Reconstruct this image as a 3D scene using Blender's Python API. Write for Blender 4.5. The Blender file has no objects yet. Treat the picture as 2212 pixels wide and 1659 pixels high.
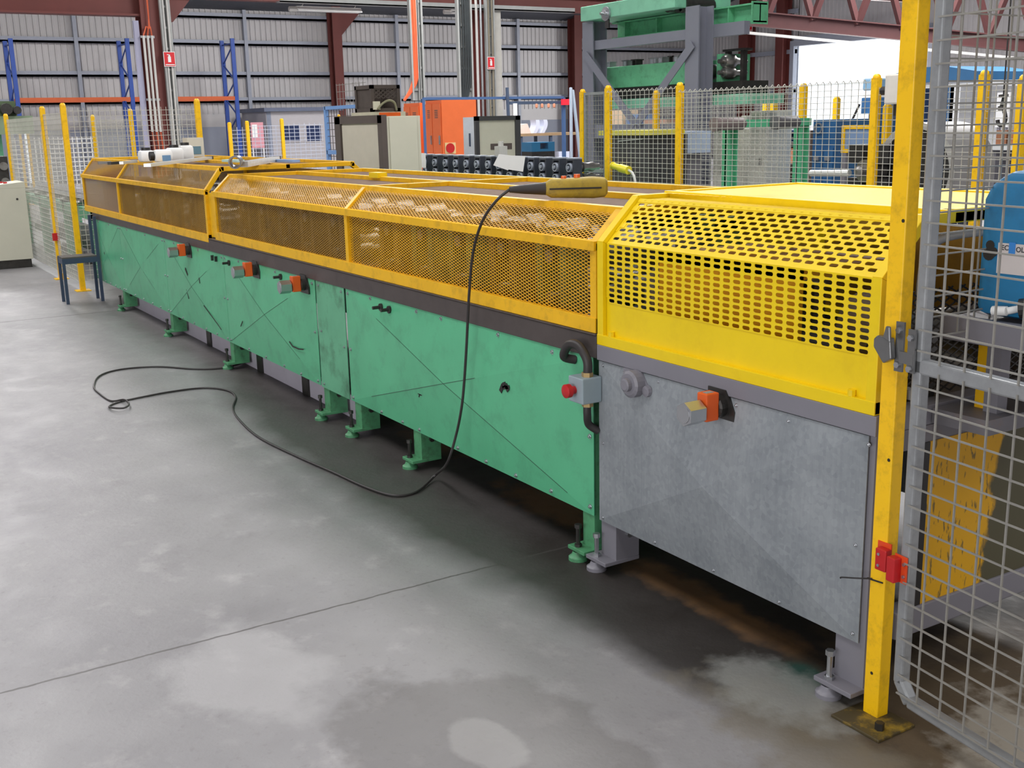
import bpy, bmesh, math, random
from mathutils import Vector, Matrix, Euler
random.seed(7)
SC = bpy.context.scene
COL = SC.collection

# ------------------------------------------------------------------ camera
CAM_LOC = Vector((3.01613, -2.19791, 1.55))
CAM_ROT = Euler((1.339781, 0.0221897, 1.0154164), 'XYZ')
F_PX = 2404.346
cam_data = bpy.data.cameras.new('camera')
cam_data.sensor_fit = 'HORIZONTAL'
cam_data.sensor_width = 36.0
cam_data.lens = F_PX * 36.0 / 2212.0
cam_data.clip_start = 0.05
cam_data.clip_end = 500
cam = bpy.data.objects.new('camera', cam_data)
cam.location = CAM_LOC
cam.rotation_euler = CAM_ROT
COL.objects.link(cam)
SC.camera = cam

# ------------------------------------------------------------------ exposure, sky, light
SC.view_settings.view_transform = 'Standard'
SC.view_settings.look = 'None'
SC.view_settings.gamma = 1.0
SC.view_settings.use_curve_mapping = False
SC.view_settings.exposure = -0.75
SC.cycles.use_denoising = True
SC.cycles.max_bounces = 6
SC.cycles.diffuse_bounces = 3
SC.cycles.glossy_bounces = 3
SC.cycles.transmission_bounces = 4
SC.cycles.transparent_max_bounces = 8
SC.cycles.caustics_reflective = False
SC.cycles.caustics_refractive = False
SC.cycles.sample_clamp_indirect = 4.0

world = bpy.data.worlds.new('overcast_sky')
SC.world = world
world.use_nodes = True
bg = world.node_tree.nodes['Background']
bg.inputs['Color'].default_value = (0.86, 0.93, 1.0, 1)
bg.inputs["Strength"].default_value = 3.0

def area_light(name, loc, size, power, color, target=None, rot=None):
    l = bpy.data.lights.new(name, 'AREA')
    l.shape = 'RECTANGLE'
    l.size, l.size_y = size
    l.energy = power
    l.color = color
    o = bpy.data.objects.new(name, l)
    o.location = loc
    if target is not None:
        d = Vector(target) - Vector(loc)
        o.rotation_euler = d.to_track_quat('-Z', 'Y').to_euler()
    elif rot:
        o.rotation_euler = rot
    COL.objects.link(o)
    return o

SKY = (1.0, 0.985, 0.975)
ROOF_Z = 7.6
# daylight through the translucent strips of the roof; the last is added to brighten the machine end
SKYLIGHTS_AND_FILL = ((-2.5, -3.5, 9.0, 2.2, 600), (-2.5, 4.0, 9.0, 1.6, 1000), (-14.0, -2.0, 9.0, 1.8, 1000),
                             (-14.0, 9.0, 9.0, 1.8, 2300), (-27.0, 1.0, 9.0, 1.8, 2600), (-27.0, 12.0, 9.0, 1.8, 2600),
                             (-12.0, 20.0, 9.0, 1.8, 2800), (7.5, 1.0, 3.0, 9.0, 650))
for (lx, ly, sx, sy, pw) in SKYLIGHTS_AND_FILL:
    area_light('roof_skylight_and_fill', (lx, ly, ROOF_Z - 0.06), (sx, sy), pw, SKY, rot=(0, 0, 0))
# daylight from the big open door, and from an added entry behind the camera
area_light('door_daylight', (-24.0, 30.7, 2.2), (9.0, 4.2), 3600, SKY, target=(-14.0, 0, 1.0))
area_light('added_entry_fill', (6.0, -13.0, 2.6), (10.0, 4.6), 1100, SKY, target=(-4.0, 2.0, 0.3))

# ------------------------------------------------------------------ helpers
def P(px, py, ax, val):
    """Point of the plane ax = val seen at photo position (px, py)."""
    d = CAM_ROT.to_matrix() @ Vector(((px - 1106.0) / F_PX, -(py - 829.5) / F_PX, -1.0))
    i = 'xyz'.index(ax)
    t = (val - CAM_LOC[i]) / d[i]
    return CAM_LOC + d * t

def lin(c):
    return tuple(((v / 255.0) / 12.92 if v <= 10 else (((v / 255.0) + 0.055) / 1.055) ** 2.4) for v in c)

MATS = {}
def mat(name, col, rough=0.5, metal=0.0, var=0.08, scale=6.0, dirt=None, dirt_amt=0.0, dirt_scale=9.0, bump=0.0, spec=0.5, stretch=None):
    """Painted or bare surface: base colour with soft mottling, optional dirt blotches."""
    if name in MATS:
        return MATS[name]
    m = bpy.data.materials.new(name)
    m.use_nodes = True
    nt = m.node_tree
    b = nt.nodes['Principled BSDF']
    b.inputs['Roughness'].default_value = rough
    b.inputs['Metallic'].default_value = metal
    b.inputs['Specular IOR Level'].default_value = spec
    c = lin(col)
    tc = nt.nodes.new('ShaderNodeTexCoord')
    mp = nt.nodes.new('ShaderNodeMapping')
    if stretch:
        mp.inputs['Scale'].default_value = stretch
    nt.links.new(tc.outputs['Object'], mp.inputs['Vector'])
    nz = nt.nodes.new('ShaderNodeTexNoise')
    nz.inputs['Scale'].default_value = scale
    nz.inputs['Detail'].default_value = 6
    nz.inputs['Roughness'].default_value = 0.65
    nt.links.new(mp.outputs['Vector'], nz.inputs['Vector'])
    rp = nt.nodes.new('ShaderNodeValToRGB')
    rp.color_ramp.elements[0].position = 0.3
    rp.color_ramp.elements[1].position = 0.7
    rp.color_ramp.elements[0].color = tuple(v * (1 - var) for v in c) + (1,)
    rp.color_ramp.elements[1].color = tuple(min(1, v * (1 + var)) for v in c) + (1,)
    nt.links.new(nz.outputs['Fac'], rp.inputs['Fac'])
    out = rp.outputs['Color']
    if dirt:
        n2 = nt.nodes.new('ShaderNodeTexNoise')
        n2.inputs['Scale'].default_value = dirt_scale
        n2.inputs['Detail'].default_value = 8
        n2.inputs['Roughness'].default_value = 0.7
        nt.links.new(mp.outputs['Vector'], n2.inputs['Vector'])
        r2 = nt.nodes.new('ShaderNodeValToRGB')
        r2.color_ramp.elements[0].position = 0.5
        r2.color_ramp.elements[1].position = 0.78
        r2.color_ramp.elements[0].color = (0, 0, 0, 1)
        r2.color_ramp.elements[1].color = (dirt_amt, dirt_amt, dirt_amt, 1)
        nt.links.new(n2.outputs['Fac'], r2.inputs['Fac'])
        mx = nt.nodes.new('ShaderNodeMix')
        mx.data_type = 'RGBA'
        mx.inputs['B'].default_value = lin(dirt) + (1,)
        nt.links.new(r2.outputs['Color'], mx.inputs['Factor'])
        nt.links.new(out, mx.inputs['A'])
        out = mx.outputs['Result']
    nt.links.new(out, b.inputs['Base Color'])
    if bump > 0:
        bp = nt.nodes.new('ShaderNodeBump')
        bp.inputs['Strength'].default_value = bump
        bp.inputs['Distance'].default_value = 0.01
        nt.links.new(nz.outputs['Fac'], bp.inputs['Height'])
        nt.links.new(bp.outputs['Normal'], b.inputs['Normal'])
    MATS[name] = m
    return m

class MB:
    """Collects shapes in world coordinates; build() links them as one mesh object."""
    def __init__(self):
        self.bm = bmesh.new()
    def box(self, x0, y0, z0, x1, y1, z1):
        v = [self.bm.verts.new(p) for p in ((x0, y0, z0), (x1, y0, z0), (x1, y1, z0), (x0, y1, z0),
                                            (x0, y0, z1), (x1, y0, z1), (x1, y1, z1), (x0, y1, z1))]
        for f in ((0, 3, 2, 1), (4, 5, 6, 7), (0, 1, 5, 4), (1, 2, 6, 5), (2, 3, 7, 6), (3, 0, 4, 7)):
            self.bm.faces.new([v[i] for i in f])
        return self
    def hexa(self, pts):
        v = [self.bm.verts.new(p) for p in pts]
        for f in ((0, 3, 2, 1), (4, 5, 6, 7), (0, 1, 5, 4), (1, 2, 6, 5), (2, 3, 7, 6), (3, 0, 4, 7)):
            self.bm.faces.new([v[i] for i in f])
        return self
    def bar(self, p0, p1, w, h, up=(0, 0, 1)):
        """Rectangular bar; w across, h along `up`."""
        p0, p1 = Vector(p0), Vector(p1)
        d = (p1 - p0).normalized()
        u = Vector(up)
        s = d.cross(u)
        if s.length < 1e-4:
            s = d.cross(Vector((1, 0, 0)))
        s.normalize()
        u = s.cross(d).normalized()
        s *= w / 2
        u = u * (h / 2)
        return self.hexa([p0 - s - u, p0 + s - u, p1 + s - u, p1 - s - u, p0 - s + u, p0 + s + u, p1 + s + u, p1 - s + u])
    def ring(self, c, ax, r, seg, ph=0.0):
        ax = Vector(ax).normalized()
        a = ax.orthogonal().normalized()
        if abs(ax.z) < 0.9:
            a = ax.cross(Vector((0, 0, 1))).normalized()
        b = ax.cross(a)
        return [self.bm.verts.new(Vector(c) + a * (r * math.cos(ph + 2 * math.pi * i / seg)) + b * (r * math.sin(ph + 2 * math.pi * i / seg))) for i in range(seg)]
    def loft(self, rings, cap=True):
        n = len(rings[0])
        for A, B in zip(rings, rings[1:]):
            for i in range(n):
                self.bm.faces.new([A[i], A[(i + 1) % n], B[(i + 1) % n], B[i]])
        if cap:
            self.bm.faces.new(list(reversed(rings[0])))
            self.bm.faces.new(rings[-1])
        return self
    def cyl(self, p0, p1, r, seg=12, r2=None, ph=0.0):
        p0, p1 = Vector(p0), Vector(p1)
        ax = p1 - p0
        return self.loft([self.ring(p0, ax, r, seg, ph), self.ring(p1, ax, r if r2 is None else r2, seg, ph)])
    def lathe(self, p0, axis, prof, seg=16):
        """prof: list of (distance along axis, radius)."""
        ax = Vector(axis).normalized()
        return self.loft([self.ring(Vector(p0) + ax * t, ax, max(r, 1e-4), seg) for t, r in prof])
    def tube(self, pts, r, seg=8, taper=None):
        pts = [Vector(p) for p in pts]
        rings = []
        ref = None
        for i, p in enumerate(pts):
            d = (pts[min(i + 1, len(pts) - 1)] - pts[max(i - 1, 0)]).normalized()
            if ref is None:
                ref = d.orthogonal().normalized()
            ref = (ref - d * ref.dot(d))
            ref.normalize()
            b = d.cross(ref)
            rr = r if taper is None else taper[i]
            rings.append([self.bm.verts.new(p + ref * (rr * math.cos(2 * math.pi * k / seg)) + b * (rr * math.sin(2 * math.pi * k / seg))) for k in range(seg)])
        return self.loft(rings)
    def prism(self, prof, a, b, ax='x'):
        """Extrude a closed profile between a and b along ax; prof in the other two axes in order."""
        def pt(u, v, w):
            return {'x': (w, u, v), 'y': (u, w, v), 'z': (u, v, w)}[ax]
        A = [self.bm.verts.new(pt(u, v, a)) for u, v in prof]
        B = [self.bm.verts.new(pt(u, v, b)) for u, v in prof]
        n = len(prof)
        for i in range(n):
            self.bm.faces.new([A[i], A[(i + 1) % n], B[(i + 1) % n], B[i]])
        self.bm.faces.new(list(reversed(A)))
        self.bm.faces.new(B)
        return self
    def face(self, pts):
        self.bm.faces.new([self.bm.verts.new(p) for p in pts])
        return self
    def sphere(self, c, r, seg=10, squash=(1, 1, 1)):
        mtx = Matrix.Translation(Vector(c)) @ Matrix.Diagonal((squash[0], squash[1], squash[2], 1))
        bmesh.ops.create_uvsphere(self.bm, u_segments=seg, v_segments=max(5, seg // 2 + 1), radius=r, matrix=mtx)
        return self
    def lattice(self, o, u, v, U, V, lu, lv, w, t):
        """Expanded-metal lattice of crossing strands on the rectangle o + [0,U]u + [0,V]v."""
        o, u, v = Vector(o), Vector(u).normalized(), Vector(v).normalized()
        n = u.cross(v)
        base = o
        for sgn in (1, -1):
            o = base + n * (0.0 if sgn == 1 else 0.35 * t)
            k0 = 0 if sgn == 1 else -int(V / lv) - 1
            k1 = int(U / lu + V / lv) + 1 if sgn == 1 else int(U / lu) + 1
            for k in range(k0, k1 + 1):
                # a/lu + sgn*b/lv = k
                q = []
                for b in (0.0, V):
                    a = lu * (k - sgn * b / lv)
                    q.append((a, b))
                (a0, b0), (a1, b1) = q
                def clip(a0, b0, a1, b1):
                    t0, t1 = 0.0, 1.0
                    da = a1 - a0
                    if abs(da) < 1e-9:
                        return None
                    ta, tb = (0 - a0) / da, (U - a0) / da
                    if ta > tb:
                        ta, tb = tb, ta
                    t0, t1 = max(t0, ta), min(t1, tb)
                    if t1 - t0 < 1e-3:
                        return None
                    return (a0 + da * t0, b0 + (b1 - b0) * t0, a0 + da * t1, b0 + (b1 - b0) * t1)
                c = clip(a0, b0, a1, b1)
                if c is None:
                    continue
                self.bar(o + u * c[0] + v * c[1], o + u * c[2] + v * c[3], w, t, up=n)
        return self
    def grid(self, o, u, v, U, V, pu, pv, w, ou=0.0, ov=0.0):
        """Welded wire mesh."""
        o, u, v = Vector(o), Vector(u).normalized(), Vector(v).normalized()
        n = u.cross(v).normalized()
        a = ou
        while a <= U + 1e-6:
            self.bar(o + u * a, o + u * a + v * V, w, w, up=n)
            a += pu
        b = ov
        while b <= V + 1e-6:
            self.bar(o + v * b + n * w * 0.6, o + u * U + v * b + n * w * 0.6, w, w, up=n)
            b += pv
        return self
    def build(self, name, m, parent=None, bevel=0.0, smooth=False, solid=0.0):
        off = Vector((0, 0, 0))
        p = parent
        while p is not None:
            off += p.location
            p = p.parent
        bmesh.ops.recalc_face_normals(self.bm, faces=self.bm.faces)
        me = bpy.data.meshes.new(name)
        if parent is not None:
            bmesh.ops.translate(self.bm, verts=self.bm.verts, vec=-off)
        self.bm.to_mesh(me)
        self.bm.free()
        o = bpy.data.objects.new(name, me)
        COL.objects.link(o)
        if isinstance(m, (list, tuple)):
            for q in m:
                me.materials.append(q)
        else:
            me.materials.append(m)
        if smooth:
            for f in me.polygons:
                f.use_smooth = True
        if bevel > 0:
            b = o.modifiers.new('bevel', 'BEVEL')
            b.width = bevel
            b.segments = 2
            b.limit_method = 'ANGLE'
        if solid > 0:
            s = o.modifiers.new('solidify', 'SOLIDIFY')
            s.thickness = solid
        if smooth:
            e = o.modifiers.new('edges', 'EDGE_SPLIT')
            e.split_angle = math.radians(40)
        if parent is not None:
            o.parent = parent
        return o

def thing(name, label, cat, loc=(0, 0, 0), group=None):
    o = bpy.data.objects.new(name, None)
    COL.objects.link(o)
    o.location = loc
    o.empty_display_size = 0.1
    o['label'] = label
    o['category'] = cat
    if group:
        o['group'] = group
    return o

def tag(o, label, cat, group=None, kind=None):
    o['label'] = label
    o['category'] = cat
    if group:
        o['group'] = group
    if kind:
        o['kind'] = kind
    return o

def struct(o):
    o['kind'] = 'structure'
    return o

def dup(root, loc=None, label=None, group=None, rotz=None):
    r = root.copy()
    COL.objects.link(r)
    if loc is not None:
        r.location = loc
    if rotz is not None:
        r.rotation_euler = (0, 0, rotz)
    if label:
        r['label'] = label
    if group:
        r['group'] = group
    for ch in list(root.children):
        c = ch.copy()
        COL.objects.link(c)
        c.parent = r
        for g in list(ch.children):
            d = g.copy()
            COL.objects.link(d)
            d.parent = c
    return r

def child_copy(src, parent, delta):
    """A repeat of a part at an offset, sharing its mesh."""
    c = src.copy()
    COL.objects.link(c)
    c.parent = parent
    c.location = Vector(delta)
    return c

def spline(pts, n=6):
    """Catmull-Rom through pts."""
    pts = [Vector(p) for p in pts]
    out = []
    for i in range(len(pts) - 1):
        p0 = pts[max(i - 1, 0)]; p1 = pts[i]; p2 = pts[i + 1]; p3 = pts[min(i + 2, len(pts) - 1)]
        for k in range(n):
            t = k / n
            out.append(0.5 * ((2 * p1) + (-p0 + p2) * t + (2 * p0 - 5 * p1 + 4 * p2 - p3) * t * t + (-p0 + 3 * p1 - 3 * p2 + p3) * t ** 3))
    out.append(pts[-1])
    return out

# ------------------------------------------------------------------ materials
YEL = mat('yellow_paint', (242, 186, 20), 0.45, var=0.06, scale=5, dirt=(120, 84, 30), dirt_amt=0.5, dirt_scale=14)
YEL_NEW = mat('bright_yellow_paint', (242, 208, 14), 0.38, var=0.04, scale=4, dirt=(205, 165, 20), dirt_amt=0.3, dirt_scale=9)
YEL_POST = mat('post_yellow_paint', (255, 198, 16), 0.42, var=0.05, scale=7, dirt=(110, 80, 30), dirt_amt=0.45, dirt_scale=22)
YEL_MESH = mat('mesh_yellow_paint', (225, 168, 30), 0.5, var=0.1, scale=8, dirt=(95, 70, 35), dirt_amt=0.5, dirt_scale=5)
BROWN_MESH = mat('oily_mesh', (165, 125, 45), 0.5, var=0.15, scale=5, dirt=(80, 60, 40), dirt_amt=0.6, dirt_scale=4)
TOP_MESH = mat('dusty_brown_mesh', (150, 125, 108), 0.6, var=0.1, scale=6)
GREEN = mat('green_paint', (92, 184, 138), 0.36, var=0.07, scale=3.0, dirt=(60, 95, 78), dirt_amt=0.42, dirt_scale=7, spec=0.55)
GREEN_OLD = mat('stained_green_paint', (104, 176, 138), 0.5, var=0.1, scale=4.0, dirt=(50, 70, 55), dirt_amt=0.85, dirt_scale=6)
GREEN_LEG = mat('leg_green_paint', (84, 152, 108), 0.5, var=0.1, scale=8.0, dirt=(60, 60, 45), dirt_amt=0.8, dirt_scale=20)
GREY_PAINT = mat('grey_paint', (128, 126, 134), 0.42, var=0.04, scale=4)
DARK_RAIL = mat('oily_dark_rail', (78, 70, 68), 0.45, var=0.12, scale=6, dirt=(40, 36, 34), dirt_amt=0.5)
STEEL = mat('zinc_plated_steel', (190, 192, 196), 0.3, metal=0.9, var=0.06, scale=12)
DARK_STEEL = mat('oily_steel', (70, 68, 66), 0.35, metal=0.6, var=0.2, scale=12, dirt=(35, 30, 28), dirt_amt=0.6)
ROLL_STEEL = mat('roller_steel', (150, 148, 145), 0.3, metal=0.85, var=0.2, scale=6, dirt=(80, 65, 45), dirt_amt=0.6)
BLACK = mat('black_plastic', (38, 36, 36), 0.45, var=0.1)
RUBBER = mat('black_cable_rubber', (52, 48, 48), 0.5, var=0.1)
ORANGE = mat('orange_plastic', (232, 98, 36), 0.4, var=0.06)
RED = mat('red_plastic', (190, 32, 36), 0.4, var=0.08)
GALV_TUBE = mat('galvanised_tube', (156, 158, 160), 0.4, metal=0.35, var=0.12, scale=18, dirt=(120, 122, 125), dirt_amt=0.5, dirt_scale=12)
WIRE = mat('galvanised_wire', (150, 147, 140), 0.5, metal=0.2, var=0.12, scale=14)
WHITE = mat('white_plastic', (240, 240, 238), 0.4, var=0.03)
FWIRE = mat('pale_fence_wire', (196, 194, 184), 0.5, metal=0.1, var=0.1)
BEIGE = mat('beige_enamel', (206, 204, 186), 0.5, var=0.04, scale=3)
BROWN = mat('dark_brown_paint', (92, 82, 78), 0.5, var=0.08)
BLUE_STEEL = mat('dark_blue_paint', (62, 76, 98), 0.45, var=0.1)
DIRT = mat('rusty_swarf', (168, 112, 58), 0.9, var=0.3, scale=40, bump=0.4)

def galvanised_sheet():
    m = bpy.data.materials.new('galvanised_sheet')
    m.use_nodes = True
    nt = m.node_tree
    b = nt.nodes['Principled BSDF']
    tc = nt.nodes.new('ShaderNodeTexCoord')
    vo = nt.nodes.new('ShaderNodeTexVoronoi'); vo.inputs['Scale'].default_value = 75
    nz = nt.nodes.new('ShaderNodeTexNoise'); nz.inputs['Scale'].default_value = 5; nz.inputs['Detail'].default_value = 8
    mp = nt.nodes.new('ShaderNodeMapping'); mp.inputs['Scale'].default_value = (60, 60, 1.5)
    n2 = nt.nodes.new('ShaderNodeTexNoise'); n2.inputs['Scale'].default_value = 2; n2.inputs['Detail'].default_value = 5
    nt.links.new(tc.outputs['Object'], vo.inputs['Vector'])
    nt.links.new(tc.outputs['Object'], nz.inputs['Vector'])
    nt.links.new(tc.outputs['Object'], mp.inputs['Vector'])
    nt.links.new(mp.outputs['Vector'], n2.inputs['Vector'])
    a = nt.nodes.new('ShaderNodeMath'); a.operation = 'MULTIPLY_ADD'
    a.inputs[1].default_value = 0.22
    nt.links.new(vo.outputs['Color'], a.inputs[0])
    c = nt.nodes.new('ShaderNodeMath'); c.operation = 'MULTIPLY_ADD'; c.inputs[1].default_value = 0.75
    nt.links.new(nz.outputs['Fac'], c.inputs[0])
    nt.links.new(a.outputs[0], c.inputs[2])
    a.inputs[2].default_value = 0.0
    d = nt.nodes.new('ShaderNodeMath'); d.operation = 'MULTIPLY_ADD'; d.inputs[1].default_value = 0.25
    nt.links.new(n2.outputs['Fac'], d.inputs[0])
    nt.links.new(c.outputs[0], d.inputs[2])
    rp = nt.nodes.new('ShaderNodeValToRGB')
    rp.color_ramp.elements[0].position = 0.3; rp.color_ramp.elements[0].color = lin((126, 132, 138)) + (1,)
    rp.color_ramp.elements[1].position = 0.9; rp.color_ramp.elements[1].color = lin((168, 173, 177)) + (1,)
    nt.links.new(d.outputs[0], rp.inputs['Fac'])
    nt.links.new(rp.outputs['Color'], b.inputs['Base Color'])
    b.inputs['Metallic'].default_value = 0.25
    b.inputs['Roughness'].default_value = 0.5
    return m
GALV = galvanised_sheet()

# ------------------------------------------------------------------ the building
XB, YS = -36.0, 31.0
SKL = mat('translucent_roof_sheet', (225, 232, 240), 0.5, var=0.02)

def floor_material():
    m = bpy.data.materials.new('stained_concrete')
    m.use_nodes = True
    nt = m.node_tree
    L = nt.links.new
    b = nt.nodes['Principled BSDF']
    b.inputs['Roughness'].default_value = 0.55
    geo = nt.nodes.new('ShaderNodeTexCoord')
    pos = geo.outputs['Object']
    def noise(scale, detail=6, rough=0.6):
        n = nt.nodes.new('ShaderNodeTexNoise')
        n.inputs['Scale'].default_value = scale
        n.inputs['Detail'].default_value = detail
        n.inputs['Roughness'].default_value = rough
        L(pos, n.inputs['Vector'])
        return n.outputs['Fac']
    def ramp(fac, p0, p1, c0, c1):
        r = nt.nodes.new('ShaderNodeValToRGB')
        r.color_ramp.elements[0].position = p0
        r.color_ramp.elements[1].position = p1
        r.color_ramp.elements[0].color = tuple(c0) + (1,)
        r.color_ramp.elements[1].color = tuple(c1) + (1,)
        L(fac, r.inputs['Fac'])
        return r.outputs['Color']
    def math_(op, a, c=None, v=None):
        n = nt.nodes.new('ShaderNodeMath')
        n.operation = op
        L(a, n.inputs[0])
        if c is not None:
            L(c, n.inputs[1])
        if v is not None:
            n.inputs[1].default_value = v
        return n.outputs[0]
    def mix(fac, a, bcol):
        n = nt.nodes.new('ShaderNodeMix')
        n.data_type = 'RGBA'
        L(fac, n.inputs['Factor'])
        L(a, n.inputs['A'])
        n.inputs['B'].default_value = lin(bcol) + (1,)
        return n.outputs['Result']
    big, mid, fine = noise(0.9, 7), noise(5.0, 8, 0.65), noise(38.0, 4)
    col = ramp(big, 0.32, 0.68, lin((136, 134, 137)), lin((157, 155, 157)))
    # pale worn blotches and darker blotches
    col = mix(math_('MULTIPLY', ramp(mid, 0.56, 0.72, (0, 0, 0), (1, 1, 1)), v=0.6), col, (178, 175, 176))
    col = mix(math_('MULTIPLY', ramp(noise(2.6, 8, 0.7), 0.56, 0.7, (0, 0, 0), (1, 1, 1)), v=0.5), col, (124, 121, 123))
    col = mix(math_('MULTIPLY', ramp(fine, 0.58, 0.75, (0, 0, 0), (1, 1, 1)), v=0.4), col, (116, 112, 112))
    sep = nt.nodes.new('ShaderNodeSeparateXYZ')
    L(pos, sep.inputs[0])
    X, Y = sep.outputs['X'], sep.outputs['Y']
    def ellipse(cx, cy, rx, ry, soft=0.5, wob=0.9, nscale=4.0, rot=0.0):
        mp = nt.nodes.new('ShaderNodeMapping')
        mp.vector_type = 'TEXTURE'
        mp.inputs['Location'].default_value = (cx, cy, 0)
        mp.inputs['Rotation'].default_value = (0, 0, rot)
        mp.inputs['Scale'].default_value = (rx, ry, 1)
        L(pos, mp.inputs['Vector'])
        ln = nt.nodes.new('ShaderNodeVectorMath')
        ln.operation = 'LENGTH'
        L(mp.outputs['Vector'], ln.inputs[0])
        w = math_('MULTIPLY', math_('SUBTRACT', noise(nscale, 6), v=0.5), v=wob * 2)
        d = math_('ADD', ln.outputs['Value'], w)
        mr = nt.nodes.new('ShaderNodeMapRange')
        mr.inputs['From Min'].default_value = 1.0 + soft / 2
        mr.inputs['From Max'].default_value = 1.0 - soft / 2
        L(d, mr.inputs['Value'])
        return mr.outputs['Result']
    def amt(f, v):
        return math_('MULTIPLY', f, v=v)
    # damp patch in the foreground
    col = mix(amt(ellipse(0.95, -0.95, 0.62, 0.36, 0.12, 0.55, 3.0), 0.42), col, (92, 88, 86))
    col = mix(amt(ellipse(0.78, -0.93, 0.13, 0.08, 0.2, 0.6, 5.0), 0.5), col, (160, 158, 158))
    col = mix(amt(ellipse(0.05, -1.32, 0.30, 0.20, 0.5, 0.9, 6.0), 0.55), col, (180, 178, 180))
    # oil-soaked concrete and painted-in machine shade along the foot of the machine
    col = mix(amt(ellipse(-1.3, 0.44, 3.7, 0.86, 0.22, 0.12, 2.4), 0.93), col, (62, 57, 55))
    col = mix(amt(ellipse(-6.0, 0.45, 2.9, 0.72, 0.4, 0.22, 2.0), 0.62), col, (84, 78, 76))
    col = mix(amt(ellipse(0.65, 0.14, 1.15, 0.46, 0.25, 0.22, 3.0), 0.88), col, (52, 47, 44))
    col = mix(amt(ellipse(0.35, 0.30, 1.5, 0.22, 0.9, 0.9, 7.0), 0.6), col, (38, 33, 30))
    # rusty brown swarf
    for e in ((-0.62, 0.22, 0.34, 0.10), (-1.75, 0.3, 0.3, 0.10), (0.30, 0.12, 0.30, 0.07), (0.65, 0.10, 0.22, 0.06)):
        col = mix(amt(ellipse(*e, 0.8, 1.1, 9.0), 0.5), col, (146, 108, 70))
    # dirty brown corner by the gate
    col = mix(amt(ellipse(1.75, 0.35, 0.75, 0.75, 0.5, 0.8, 5.0), 0.7), col, (104, 88, 66))
    col = mix(amt(ellipse(1.62, 0.12, 0.18, 0.40, 0.6, 1.3, 11.0, 0.6), 0.6), col, (186, 180, 168))
    col = mix(amt(ellipse(1.30, -0.25, 0.45, 0.14, 0.6, 1.1, 8.0), 0.55), col, (128, 120, 104))
    # spilt green coolant residue and a pale ring by the right leg
    col = mix(amt(ellipse(0.99, -0.01, 0.10, 0.07, 0.8, 1.0, 14.0), 0.8), col, (40, 78, 70))
    col = mix(amt(ellipse(1.00, -0.12, 0.21, 0.13, 0.7, 1.0, 9.0), 0.7), col, (152, 153, 149))
    # saw-cut joints
    for xj in (-0.22, -7.16):
        wob = math_('MULTIPLY', math_('SUBTRACT', noise(9.0, 3), v=0.5), v=0.022)
        d = math_('ABSOLUTE', math_('ADD', math_('SUBTRACT', X, v=xj), wob))
        mr = nt.nodes.new('ShaderNodeMapRange')
        mr.inputs['From Min'].default_value = 0.007 if xj > -1 else 0.02
        mr.inputs['From Max'].default_value = 0.002
        L(d, mr.inputs['Value'])
        col = mix(amt(mr.outputs['Result'], 0.8), col, (74, 70, 68))
    L(col, b.inputs['Base Color'])
    rr = ramp(mid, 0.3, 0.7, (0.38,) * 3, (0.62,) * 3)
    L(rr, b.inputs['Roughness'])
    bp = nt.nodes.new('ShaderNodeBump')
    bp.inputs['Strength'].default_value = 0.12
    bp.inputs['Distance'].default_value = 0.01
    L(fine, bp.inputs['Height'])
    L(bp.outputs['Normal'], b.inputs['Normal'])
    return m

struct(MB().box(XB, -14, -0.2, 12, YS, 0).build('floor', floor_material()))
YARD = mat('pale_yard_concrete', (225, 222, 215), 0.9, var=0.05, scale=0.5)
struct(MB().box(XB - 40, YS + 0.15, -0.2, 40, YS + 60, -0.01).build('ground_outside', YARD))

TRUSS_STEEL = mat('dark_truss_steel', (88, 52, 52), 0.6, var=0.08)
WALL_METAL = mat('zincalume_cladding', (208, 205, 205), 0.45, metal=0.1, var=0.06, scale=0.6)
DADO = mat('pale_blue_grey_panel', (166, 172, 188), 0.6, var=0.04, scale=1.2)
GIRT = mat('girt_steel', (172, 177, 190), 0.45, metal=0.1, var=0.05)
RED_STEEL = mat('red_oxide_steel', (112, 56, 51), 0.55, var=0.08, scale=2)
ROOF_M = mat('roof_sheeting', (96, 98, 106), 0.6, var=0.08)
RIB = 0.19
WALL_TOP = 5.5

def corrugated(name, x0, x1, z0, z1, along, plane, out):
    """Trapezoidal rib cladding; `out` is the side the ribs stand on."""
    mb = MB()
    prof = []
    a = x0
    while a < x1:
        e = min(a + RIB, x1)
        prof += [(a, 0.0), (min(a + 0.13, e), 0.0), (min(a + 0.145, e), 0.028 * out), (min(a + 0.175, e), 0.028 * out)]
        a += RIB
    prof.append((x1, 0.0))
    def pt(s, h, z):
        return (plane + h, s, z) if along == 'y' else (s, plane + h, z)
    lo = [mb.bm.verts.new(pt(s, h, z0)) for s, h in prof]
    hi = [mb.bm.verts.new(pt(s, h, z1)) for s, h in prof]
    for i in range(len(prof) - 1):
        mb.bm.faces.new([lo[i], lo[i + 1], hi[i + 1], hi[i]])
    return struct(mb.build(name, WALL_METAL))

# back wall: doorway low on the left, then dado and cladding
D2 = (P(50, 340, 'x', XB).y, P(66, 340, 'x', XB).y)
corrugated('wall_back', -14, YS, 2.05, WALL_TOP, 'y', XB, 1)
dd = MB()
dd.box(XB - 0.12, -14, 0, XB, D2[0], 1.62)
dd.box(XB - 0.12, D2[1], 0, XB, YS, 1.62)
struct(dd.build('wall_back_dado', DADO))
cb = MB()
cb.box(XB - 0.06, -14, 1.62, XB - 0.005, D2[0], 2.05)
cb.box(XB - 0.06, D2[1], 1.62, XB - 0.005, YS, 2.05)
struct(cb.build('wall_back_strip', WALL_METAL))
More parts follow.
